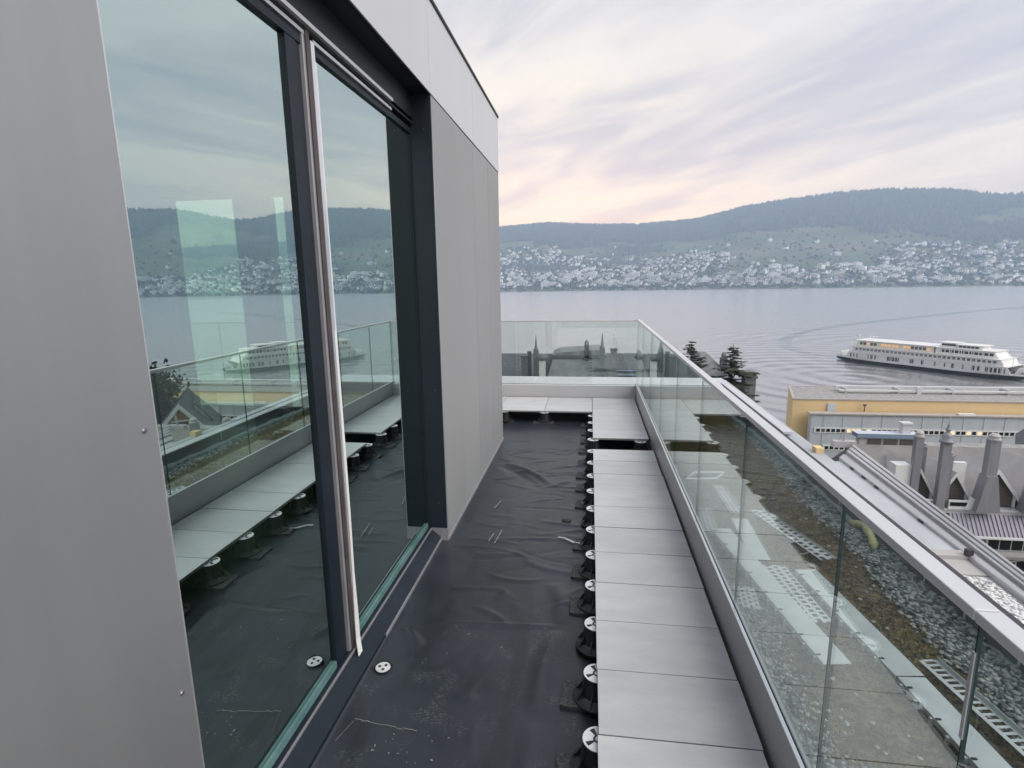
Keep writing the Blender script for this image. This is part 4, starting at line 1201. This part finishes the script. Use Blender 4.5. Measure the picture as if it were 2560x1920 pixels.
# clip at the open pane edge nearest the camera
p = MB(); p.box(.6335, .6358, .902, .909, .82, .985); tag(p.obj('pane_clip', 'alu_light', br))

bf = thing('balustrade', 'frameless glass railing across the far end of the terrace', 'railing', (0, 0, 0))
p = MB(); p.box(-7, .622, 7.44, 7.452, -.16, .168, 0); p.obj('channel', 'upstand_far', bf, bevel=.0015)
p = MB(); p.box(-7, .65, 7.452, 7.53, .150, .164, 0); p.obj('channel_top', 'profile_edge', bf)
p = MB(); p.box(-7, .66, 7.556, 7.57, -.30, .160); p.obj('outer_channel', 'upstand_metal', bf)
xj = [.634, -.98, -2.5, -4.0, -5.5, -7]
for k in range(5):
    g = MB(); g.box(xj[k + 1] + .004, xj[k] - .004, 7.538, 7.55, .10, 1.0355, 0, {0: 1, 1: 2, 3: 1, 5: 1})
    g.obj('glass_pane', ['rail_glass', 'glass_edge', 'glass_edge_teal'], bf)
p = MB(); p.box(-7, .626, 7.534, 7.554, 1.036, 1.052); p.obj('handrail', 'handrail_metal', bf, bevel=.002)

# ------------------------------------------------------------------ green roof outside the glass
gxr = np.linspace(.66, 1.88, 62); gyr = np.linspace(.2, 8.46, 300)
QX, QY = np.meshgrid(gxr, gyr, indexing='ij')
QZ = np.array([[-.158 + .012 * noise.fractal(Vector((x * 3, y * 3, 7)), 1, 2, 5) + .05 * max(0, (x - 1.62) / .26) * (y < 3.9) for y in gyr] for x in gxr])
tag(link('roof_soil', npmesh('roof_soil', np.stack([QX, QY, QZ], -1).reshape(-1, 3), gridfaces(len(gxr), len(gyr)), 'soil', smooth=True)), kind='structure')
b = MB(); b.box(-9, .66, 7.57, 8.46, -.40, -.16); b.box(.66, 1.9, .2, 8.46, -.40, -.22); tag(b.obj('roof_deck', 'soil'), kind='structure')
def soil_h(x, y):
    i = np.clip(np.interp(x, gxr, np.arange(len(gxr))).round().astype(int), 0, len(gxr) - 1)
    j = np.clip(np.interp(y, gyr, np.arange(len(gyr))).round().astype(int), 0, len(gyr) - 1)
    return QZ[i, j]
# gravel strips
def gbound(y): return np.interp(y, [0, 2.0, 2.4, 2.75, 3.0, 3.5, 4.1, 4.9, 5.8, 8.4], [1.66, 1.68, 1.68, 1.69, 1.67, 1.72, 1.72, 1.74, 1.79, 1.81])
P_ = []
n_t = 0
while n_t < 24000:
    y = rng.uniform(.6, 8.3); 
    if rng.uniform() < .74:
        x = rng.uniform(1.5, 1.875)
        if x < gbound(y) + rng.normal(0, .035): continue
    elif rng.uniform() < .8:
        x = .67 + abs(rng.normal(0, .12)); y = rng.uniform(.8, 3.1)
        if x > 1.1: continue
    else:
        x = rng.uniform(.67, 1.8)
        if rng.uniform() > .16: continue
    P_.append((x, y)); n_t += 1
P_ = np.array(P_); zz = soil_h(P_[:, 0], P_[:, 1])
sz = rng.uniform(.006, .0135, len(P_)) * np.where(P_[:, 0] < 1.3, .75, 1.0)
pos = np.stack([P_[:, 0], P_[:, 1], zz + sz * rng.uniform(-.1, .9, len(P_))], -1)
V, F = scatter(ico_v * (1 + .24 * rng.standard_normal(ico_v.shape)), ico_f, pos, np.stack([sz * rng.uniform(.8, 1.5, len(P_)), sz, sz * rng.uniform(.5, .8, len(P_))], -1), rng.uniform(0, 6, len(P_)))
mi = np.repeat(rng.choice(3, len(P_), p=[.44, .40, .16]), len(ico_f))
tag(link('gravel', npmesh('gravel', V, F, ['pebble_a', 'pebble_b', 'pebble_c'], mi)), 'grey gravel strip along the parapet of the planted roof', 'gravel', kind='stuff')
# moss and sedum tufts
N = 46000
mx2 = rng.uniform(.68, 1.86, N); my2 = rng.uniform(.6, 8.4, N)
k = (mx2 < gbound(my2) + .02) & np.array([noise.noise(Vector((x * 2.2, y * 2.2, 11))) + .5 * noise.noise(Vector((x * 9, y * 9, 1))) > -.34 for x, y in zip(mx2, my2)])
mx2, my2 = mx2[k], my2[k]
blade = [(-.30, 0, 0), (.30, 0, 0), (.05, .35, 1.0), (0, -.30, 0), (0, .30, 0), (.38, 0, .8)]
bf_ = [(0, 1, 2), (3, 4, 5)]
s = rng.uniform(.009, .026, len(mx2))
V, F = scatter(blade, bf_, np.stack([mx2, my2, soil_h(mx2, my2) - .003], -1), np.stack([s, s, s * rng.uniform(.4, 1.0, len(s))], -1), rng.uniform(0, 6, len(s)))
mk = np.array([noise.noise(Vector((x * 1.6, y * 1.1, 4))) + rng.normal(0, .22) > .12 for x, y in zip(mx2, my2)]).astype(int)
tag(link('moss', npmesh('moss', V, F, ['moss_dark', 'moss'], np.repeat(mk, 2))), 'brown and olive moss covering the planted roof', 'moss', kind='stuff')

# parapet round the planted roof
pr = thing('parapet', 'grey roof parapet with white metal coping beyond the glass railing', 'parapet', (0, 0, 0))
b = MB(); b.box(1.88, 1.97, .1, 8.46, -.40, -.012); b.box(-9, 1.97, 8.46, 8.60, -.40, -.012); b.obj('wall', 'parapet_grey', pr)
for (ya, yb) in ((.1, 2.30), (2.304, 4.60), (4.604, 6.9), (6.904, 8.44)):
    b = MB(); b.box(1.865, 1.972, ya, yb, -.012, .002); b.obj('coping', 'parapet_cap', pr, bevel=.002)
for (xa, xb) in ((-9, -4), (-3.996, -1.2), (-1.196, 1.985)):
    b = MB(); b.box(xa, xb, 8.444, 8.62, -.012, .002); b.obj('coping', 'parapet_cap', pr, bevel=.002)
b = MB(); b.box(1.975, 2.020, .1, 8.62, -.40, -.012); b.box(-9, 2.018, 8.62, 8.66, -.40, -.045); b.obj('shadow_gap', 'cap_dark', pr)
b = MB(); b.box(2.019, 2.118, 5.9, 9.12, -.03, -.004); b.box(-9, 2.118, 8.66, 9.12, -.0305, -.0045); b.obj('outer_coping', 'parapet_cap', pr, bevel=.002)
sm = MB().box(-.003, .0, -.006, .006, -.10, -.02).mesh('reflection_streak', 'pale_trim')  # streaks of reflection on the wall, built as pale strips
for y in (1.6, 2.05, 2.42, 2.78, 3.12, 4.2, 5.4):
    o = link('reflection_streak', sm, pr); o.location = (1.88, y, 0)

# fleece edge and scrap
pts = [(1.868, 1.2), (1.868, 2.6), (1.862, 3.4), (1.868, 4.18), (1.874, 4.84), (1.862, 4.90), (1.858, 5.6), (1.852, 6.34), (1.80, 6.9), (1.78, 7.3)]
b = MB()
for i in range(len(pts) - 1):
    (xa, ya), (xb, yb) = pts[i], pts[i + 1]
    n = 6
    for q in range(n):
        u0, u1 = q / n, (q + 1) / n
        wob = lambda y: .006 * math.sin(y * 17) + .004 * math.sin(y * 41)
        pa = (xa + (xb - xa) * u0, ya + (yb - ya) * u0); pb_ = (xa + (xb - xa) * u1, ya + (yb - ya) * u1)
        za, zb = -.118 + wob(pa[1]), -.118 + wob(pb_[1])
        b.add([(pa[0], pa[1], -.17), (pb_[0], pb_[1], -.17), (pb_[0] + .006, pb_[1], zb), (pa[0] + .006, pa[1], za), (pa[0] + .012, pa[1], za), (pb_[0] + .012, pb_[1], zb)],
              [(0, 1, 2, 3), (3, 2, 5, 4)])
tag(b.obj('fleece_edge', 'white_edge'), 'thin pale edge of roofing fleece along the foot of the parapet', 'fleece')
b = MB(); pth = [(1.815, 3.90, -.105), (1.845, 3.83, -.085), (1.850, 3.75, -.070), (1.840, 3.67, -.070), (1.825, 3.60, -.075), (1.805, 3.53, -.09), (1.80, 3.50, -.11)]
b.tube([Vector(p) + Vector((rng.normal(0, .004), 0, rng.normal(0, .004))) for p in pth], [.010, .030, .022, .031, .021, .027, .010], 9)
tag(b.obj('fleece_scrap', 'fleece', smooth=True), 'crumpled yellow fleece scrap lying on the gravel at the parapet', 'scrap')

# ------------------------------------------------------------------ galvanised gravel-stop profiles lying loose on the roof
def frame_of(pA, pB, z):
    a, b_ = Vector((*pA, z)), Vector((*pB, z)); d = b_ - a
    return a, d.length, math.atan2(d.y, d.x)
def perforated(name, pA, pB, wd, z, label, rows=3, pitch=.035, flange=.05, side=1, nose=False):
    """L profile: slotted flat leg plus a short upright; slots are real openings"""
    a, L, rz = frame_of(pA, pB, z)
    o = thing(name, label, 'metal profile', a, rz, 'loose metal profiles on the planted roof')
    p = MB(); n = max(3, int(L / pitch)); px = L / n
    th = .002
    rw = wd / rows
    p.box(0, L, 0, rw * .22, 0, th)
    for r in range(rows):
        y0 = rw * r
        ya, yb = y0 + rw * .22, y0 + rw * .80
        for k in range(n):
            sh = .5 * (r % 2)
            x0 = px * k + sh * px
            p.box(x0 - px * .18, x0 + px * .22, ya + .0002, yb - .0002, 0, th)
        p.box(0, L, yb, y0 + rw * 1.22 if r < rows - 1 else wd, 0, th)
    p.obj('perforated_leg', 'galv', o)
    if flange:
        q = MB(); yy = wd if side > 0 else 0
        q.box(0, L, yy - .001, yy + .001, 0.0021, flange); q.obj('upright_leg', 'galv', o)
    return o
def plain(name, pA, pB, wd, z, label, teeth=True, hgt=.035):
    a, L, rz = frame_of(pA, pB, z)
    o = thing(name, label, 'metal profile', a, rz, 'loose metal profiles on the planted roof')
    p = MB(); p.box(0, L, 0, wd, hgt, hgt + .002); p.obj('flat_leg', 'galv', o)
    q = MB(); q.box(0, L, 0, .002, hgt * .35, hgt - .0002); q.obj('edge_leg', 'galv', o)
    if teeth:
        tmz = MB().box(-.006, .006, -.012, -.0005, 0, hgt * .9).mesh('tooth', 'galv')
        tmd = MB().box(-.004, .004, .001, .020, hgt + .0021, hgt + .006).mesh('tab', 'gasket')
        for k in range(int(L / .09)):
            c = link('tooth', tmz, o); c.location = (.04 + k * .09, 0, 0)
            if k % 2 == 0:
                c = link('tab', tmd, o); c.location = (.05 + k * .09 + rng.normal(0, .01), 0, 0)
    return o
perforated('roof_profile', (1.201, 4.052), (1.418, 3.332), .105, -.115, 'perforated steel profile lying diagonally on the moss near the second glass joint', 2, .05, .012, 1)
perforated('roof_profile', (1.02, 3.25), (1.07, 2.69), .17, -.13, 'wide steel plate with four rows of slots beside the long plain strip', 4, .038, 0, 1)
plain('roof_profile', (.845, 3.685), (1.05, 2.34), .125, -.14, 'long plain pale metal strip with pointed end close to the glass foot')
plain('roof_profile', (1.216, 3.179), (1.325, 2.30), .122, -.14, 'pale metal strip with rounded end and clips along the moss edge')
plain('roof_profile', (1.327, 2.292), (1.42, 1.20), .115, -.138, 'pale metal strip with clips continuing out of the bottom of the picture')
perforated('roof_profile', (1.487, 2.43), (1.60, 1.72), .082, -.115, 'narrow ladder like perforated profile on the moss at the lower right', 1, .030, .02, 1)
perforated('roof_profile', (1.043, 4.593), (1.056, 4.031), .09, -.13, 'faint perforated profile beyond the third glass joint seen through reflections', 3, .04, .015, 1)
plain('roof_profile', (1.03, 3.91), (1.01, 3.31), .11, -.14, 'short pale metal strip lying beside the diagonal perforated profile', False, .02)
perforated('roof_profile', (.832, 4.11), (.80, 3.67), .09, -.13, 'faint perforated profile right at the foot of the glass', 3, .04, .015, 1)
perforated('roof_profile', (.825, 3.0), (.80, 2.79), .11, -.13, 'short slotted plate end under the long plain strip at the glass foot', 4, .036, 0, 1)
fr = thing('frame_square', 'white rectangular plastic frame lying on the planted roof', 'frame', (0, 0, -.135))
b = MB(); c4 = [(.854, 4.743), (.952, 4.922), (1.213, 4.947), (1.119, 4.784)]
b.tube([(*c4[0], 0), (*c4[1], 0), (*c4[2], 0), (*c4[3], 0), (*c4[0], 0)], .009, 6); b.obj('rim', 'plastic_white', fr)

# ------------------------------------------------------------------ lower ledge and its guard rail outside the parapet
lg = thing('roof_ledge', 'pale sheet metal ledge beside the parapet coping on the lake side', 'ledge', (0, 0, 0))
for k, (ya, yb) in enumerate(((-1, .9), (.904, 1.9), (1.904, 3.14), (3.40, 4.2), (4.204, 5.1), (5.104, 6.0), (6.004, 6.9), (6.904, 8.0), (8.004, 9.2))):
    b = MB(); b.box(2.024, 2.29 if yb < 5.2 else 2.205, ya, yb, -.11, -.05 if ya > 3.3 else -.065); b.obj('sheet', 'ledge_sheet', lg, bevel=.003)
b = MB(); b.box(2.024, 2.29, 3.144, 3.396, -.11, -.058); b.box(2.024, 2.25, 3.32, 3.396, -.0579, -.035); b.obj('end_step', 'plaster', lg)
b = MB(); b.box(2.024, 2.19, -1, 9.18, -9, -.112); b.obj('facade', 'plaster', lg)
N = 2400
pos = np.stack([rng.uniform(2.05, 2.19, N), rng.uniform(1.4, 3.13, N), np.full(N, -.062)], -1); sz = rng.uniform(.005, .012, N)
V, F = scatter(ico_v * (1 + .2 * rng.standard_normal(ico_v.shape)), ico_f, pos, np.stack([sz * 1.4, sz, sz * .7], -1), rng.uniform(0, 6, N))
tag(link('white_gravel', npmesh('white_gravel', V, F, ['white_paint', 'pebble_c'], np.repeat(rng.choice(2, N, p=[.75, .25]), 20))), 'white stones strewn on the ledge beyond the parapet coping', 'gravel', kind='stuff')
rl_ = thing('guard_rail', 'long ribbed metal guard profile running along the outer ledge', 'rail', (0, 0, 0))
Ff, Fn = Vector((2.262, 5.15, -.05)), Vector((2.175, 1.2, -.065))
Of, On = Vector((2.465, 5.35, .0)), Vector((2.20, 1.2, -.03))
def rib(name, mat, t0, t1, z0, z1, bev=.002):
    a, b_ = Ff.lerp(Of, t0), Ff.lerp(Of, t1); c, d = Fn.lerp(On, t0), Fn.lerp(On, t1)
    a.z += z0; b_.z += z0; c.z += z0; d.z += z0
    h = Vector((0, 0, z1 - z0))
    q = MB(); q.add([a, b_, d, c, a + h, b_ + h, d + h, c + h], [(0, 3, 2, 1), (4, 5, 6, 7), (0, 1, 5, 4), (1, 2, 6, 5), (2, 3, 7, 6), (3, 0, 4, 7)])
    return q.obj(name, mat, rl_, bevel=bev)
rib('foot', 'rail_metal', 0, .30, -.05, .022)
rib('web', 'upstand_metal', .30, .50, -.05, .006)
rib('inner_rib', 'rail_metal', .50, .64, -.05, .028)
rib('groove', 'cap_dark', .64, .67, -.05, .010, 0)
rib('middle_rib', 'rail_metal', .67, .84, -.05, .034)
rib('outer_groove', 'cap_dark', .84, .87, -.05, .016, 0)
rib('outer_rib', 'rail_metal', .87, 1.0, -.05, .040)
hl = MB().box(-.002, .006, -.028, .028, -.010, .012).mesh('drain_hole', 'window_dark')
for y in (4.88, 4.66, 4.44, 3.82, 2.7):
    u = (y - Ff.y) / (Fn.y - Ff.y); p = Ff.lerp(Fn, u)
    o = link('drain_hole', hl, rl_); o.location = p + Vector((-.004, 0, .008))
p = Ff.lerp(Fn, (3.33 - Ff.y) / (Fn.y - Ff.y)); b = MB(); b.box(p.x - .015, p.x + .02, 3.315, 3.345, -.034, .005); b.obj('bracket', 'cap_dark', rl_)
b = MB(); b.obox(Of + Vector((-.07, .04, .03)), (.10, 0, 0), (0, .03, 0), (0, 0, .03)); b.tube([Of + Vector((-.07, .04, .06)), Of + Vector((-.06, .04, .17))], .010); b.obj('end_cap', 'rail_metal', rl_)
b = MB(); b.box(2.13, 2.20, 5.32, 5.42, -.049, .0); tag(b.obj('wood_block', 'yellow_wall'), 'small orange wooden block on the ledge near the rail end', 'block')

# ================================================================== PENTHOUSE
ph = thing('penthouse', 'metal clad penthouse with dark framed floor to ceiling windows', 'building', (0, 0, 0))
WX = -.95
# near brushed panel
b = MB(); b.box(WX - .004, WX, -1.2, 1.055, -.15, 2.70, 0); b.box(WX - .10, WX - .0045, 1.047, 1.055, -.15, 2.70, 0)
cpn = b.obj('cladding_panel', ['brushed_metal'], ph)
b = MB(); b.box(WX - .003, WX + .0012, 1.0551, 1.0585, -.15, 2.70); b.obj('panel_edge', 'metal_edge', cpn)
rv = MB().lathe([(.0065, 0), (.0065, .0015), (.0045, .004), (.001, .0045)], 12).mesh('rivet', 'rivet_metal')
def rivet(par, y, z):
    o = link('rivet', rv, par); o.location = (WX, y, z); o.rotation_euler = (0, R(90), 0)
for z in (1.293, .649, .02):
    rivet(cpn, 1.022, z); rivet(cpn, .40, z)
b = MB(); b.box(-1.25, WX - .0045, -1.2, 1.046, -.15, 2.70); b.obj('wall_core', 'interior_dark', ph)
# far panels
pj = [3.413, 3.985, 4.60, 5.245, 5.868]
for k in range(4):
    b = MB(); off = .002 if k == 0 else 0
    b.box(WX - .010, WX + off, pj[k] + .0025, pj[k + 1] - .0025, -.128, 2.683, 0)
    c = b.obj('cladding_panel', 'fibre_panel', ph)
    if k == 0:
        MB().box(WX - .010, WX + .0035, pj[0] - .002, pj[0] + .0024, -.128, 2.683).obj('panel_edge', 'metal_edge', c)
    for z in (2.6, 1.75, .85, .06):
        for y in (pj[k] + .035, pj[k + 1] - .035):
            o = link('rivet', rv, c); o.location = (WX + off - .002, y, z); o.rotation_euler = (0, R(90), 0); o.scale = (.7, .7, .7)
b = MB(); b.box(WX - .002, WX + .008, 3.42, 5.868, -.15, -.130, 0); b.obj('drip_profile', 'alu_light', ph)
b = MB(); b.box(-1.25, WX - .0105, 3.50, 5.84, -.15, 2.68); b.obj('wall_core', 'soffit_black', ph)
b = MB(); b.box(-1.25, WX - .0005, 5.8405, 5.868, -.15, 2.69); b.obj('corner_trim', 'fibre_panel', ph)
# north end wall with two openings (seen through the window)
for (xa, xb) in ((-7.2, -4.63), (-3.78, -3.44), (-3.20, -1.251)):
    b = MB(); b.box(xa, xb, 5.62, 5.86, -.15, 2.69); b.obj('end_wall', 'interior_dark', ph)
for (xa, xb) in ((-4.63, -3.78), (-3.44, -3.20)):
    b = MB(); b.box(xa, xb, 5.62, 5.86, 2.53, 2.69); b.obj('end_lintel', 'interior_dark', ph)
    b = MB(); b.box(xa, xb, 5.73, 5.742, -.05, 2.53); b.obj('end_window', 'window_inner', ph)
# fascia
fj = [-1.2, 1.0, 3.392, 4.62, 5.876]
for k in range(4):
    b = MB(); b.box(WX - .012, WX + .004, fj[k] + .0015, fj[k + 1] - .0015, 2.692, 3.205); b.obj('fascia_panel', 'fascia_panel', ph)
b = MB(); b.box(-7.2, WX + .012, -1.2, 5.89, 3.215, 3.235); b.obj('roof_edge', 'gasket', ph)
b = MB(); b.box(-7.2, WX + .004, -1.2, 5.876, 3.206, 3.214); b.obj('roof_edge_strip', 'alu_light', ph)
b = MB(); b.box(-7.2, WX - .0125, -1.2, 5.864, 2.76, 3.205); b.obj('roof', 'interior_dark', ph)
b = MB(); b.box(WX - .16, WX - .004, 1.055, 3.413, 2.692, 2.70); b.obj('soffit', 'soffit_black', ph)
b = MB(); b.box(-1.085, -1.065, 1.055, 3.413, 2.56, 2.692); b.obj('lintel', 'soffit_black', ph)
# jamb facing the camera
b = MB(); b.box(-1.125, WX - .002, 3.408, 3.44, -.06, 2.692); jm = b.obj('jamb', 'jamb_dark', ph)
for z in (.12, .9, 2.5):
    o = link('screw', rv, jm); o.location = (-1.0, 3.408, z); o.rotation_euler = (R(90), 0, 0); o.scale = (.45, .45, .45)
b = MB(); b.box(-1.06, WX + .004, 3.404, 3.46, -.15, -.062); b.obj('jamb_foot', 'alu_light', ph)
# interior room
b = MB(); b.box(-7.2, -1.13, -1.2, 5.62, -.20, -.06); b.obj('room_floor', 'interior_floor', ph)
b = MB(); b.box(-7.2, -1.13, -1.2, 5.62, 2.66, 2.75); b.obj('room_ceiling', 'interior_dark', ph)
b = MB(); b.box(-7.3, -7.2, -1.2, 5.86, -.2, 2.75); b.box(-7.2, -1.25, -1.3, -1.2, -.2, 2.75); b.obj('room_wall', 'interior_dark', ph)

PXO, PXI = -1.092, -1.112       # pane faces
def pane(parent, y0, y1, z0, z1):
    g = MB(); g.add([(PXO, y0, z0), (PXO, y1, z0), (PXO, y1, z1), (PXO, y0, z1), (PXI, y0, z0), (PXI, y1, z0), (PXI, y1, z1), (PXI, y0, z1)],
                    [(0, 1, 2, 3)], 0)
    g.add(g.v[:8], [(7, 6, 5, 4)], 1)
    g.add(g.v[:8], [(0, 4, 5, 1), (1, 5, 6, 2), (2, 6, 7, 3), (3, 7, 4, 0)], 2)
    me = bpy.data.meshes.new('pane'); me.from_pydata(g.v, [], g.f)
    for q in ('window_glass', 'window_inner', 'glass_edge'): me.materials.append(MATS[q])
    me.polygons.foreach_set('material_index', g.m); me.update()
    return link('pane', me, parent)
# fixed window
fwin = bpy.data.objects.new('fixed_window', None); COL.objects.link(fwin); fwin.parent = ph
pane(fwin, .96, 2.005, -.035, 2.475)
b = MB(); b.box(-1.12, -1.075, .95, 2.115, 2.475, 2.512); b.box(-1.12, -1.078, 2.0, 2.075, -.05, 2.4745); b.box(-1.118, -1.082, 2.0751, 2.106, -.05, 2.4745); b.obj('frame', 'dark_frame', fwin)
b = MB(); b.box(-1.10, -1.066, .95, 2.125, 2.5125, 2.526); b.box(-1.10, -1.068, 2.1065, 2.124, -.06, 2.512); b.obj('trim', 'alu_light', fwin)
b = MB(); b.box(-1.091, -1.079, .95, 1.999, -.052, -.022); b.obj('reflection_strip', 'glass_edge_teal', fwin)  # teal strip: glass edge reflection put in as colour
# mullion
b = MB(); b.box(-1.11, -1.062, 2.1245, 2.152, -.06, 2.535); b.obj('mullion', 'brown_seal', ph)
b = MB(); b.box(-1.11, -1.058, 2.1525, 2.181, -.06, 2.503); b.obj('mullion_trim', 'profile_edge', ph)
# sliding door
dr = bpy.data.objects.new('sliding_door', None); COL.objects.link(dr); dr.parent = ph
pane(dr, 2.235, 3.395, -.035, 2.475)
b = MB(); b.box(-1.12, -1.078, 2.215, 3.405, 2.476, 2.506); b.box(-1.12, -1.080, 2.196, 2.234, -.05, 2.5055); b.box(-1.12, -1.085, 3.39, 3.4065, -.05, 2.4755); b.obj('frame', 'dark_frame', dr)
b = MB(); b.box(-1.10, -1.066, 2.19, 3.05, 2.5065, 2.520); b.box(-1.10, -1.070, 2.182, 2.1955, -.05, 2.5062); b.obj('trim', 'alu_light', dr)
b = MB(); b.box(-1.091, -1.079, 2.235, 3.389, -.052, -.022); b.obj('reflection_strip', 'glass_edge_teal', dr)  # same coloured strip for the reflection at the door pane foot
# head strips and sill
b = MB(); b.box(-1.12, -1.0655, .95, 3.407, 2.530, 2.540); b.obj('head_gap', 'gasket', ph)
b = MB(); b.box(-1.10, -1.045, .95, 3.02, 2.5405, 2.556); b.obj('head_trim', 'alu_light', ph)
b = MB(); b.box(-1.13, -1.064, .95, 3.407, -.10, -.0525); b.obj('sill_upper', 'dark_frame', ph)
b = MB(); b.box(-1.0638, -1.058, .95, 3.404, -.085, -.062); b.obj('sill_line', 'alu_light', ph)
b = MB(); b.prism([(-1.0575, -.072), (-.995, -.125), (-.995, -.17), (-1.0575, -.17)], .95, 3.402); b.obj('sill_lower', 'dark_frame', ph)
b = MB(); b.prism([(-.9945, -.128), (-.990, -.128), (-.990, -.17), (-.9945, -.17)], 2.35, 3.402); b.obj('sill_tip', 'alu_light', ph)

# white protective strip hanging from the door frame
b = MB()
prof = [(2.178, 2.44, -1.060), (2.176, 1.4, -1.058), (2.172, .6, -1.054), (2.166, .30, -1.054), (2.158, .1, -1.052), (2.145, -.02, -1.046), (2.128, -.085, -1.032)]
wds = [.015, .015, .015, .016, .028, .030, .030]
vs = []
for (y, z, x), q in zip(prof, wds):
    vs += [(x, y - q * .3, z), (x, y + q, z + (-.0 if z > -.1 else .035)), (x - .003, y + q, z + (-.0 if z > -.1 else .035)), (x - .003, y - q * .3, z)]
fs = []
for i in range(len(prof) - 1):
    for q in range(4): fs.append((i * 4 + q, i * 4 + (q + 1) % 4, (i + 1) * 4 + (q + 1) % 4, (i + 1) * 4 + q))
fs += [(3, 2, 1, 0), tuple(len(vs) - 4 + q for q in range(4))]
b.add(vs, fs); tag(b.obj('protective_strip', 'white_film'), 'white protective strip peeling off the sliding door frame', 'strip')

# ================================================================== HAZE
hzm = bpy.data.materials.new('haze_air'); hzm.use_nodes = True; hzm.node_tree.nodes.clear()
t = NT(hzm.node_tree); o = t.n('ShaderNodeOutputMaterial'); v = t.n('ShaderNodeVolumePrincipled')
v.inputs['Color'].default_value = (.61, .79, 1.0, 1); v.inputs['Density'].default_value = 2.55e-4; v.inputs['Anisotropy'].default_value = 0.0
t.put(o.inputs['Volume'], v.outputs[0]); MATS['haze_air'] = hzm
b = MB(); b.box(-3700, 3760, -1000, 3760, LAKE - 8, 452); tag(b.obj('haze', 'haze_air'), 'thin blue evening haze over the lake', 'haze', kind='stuff')
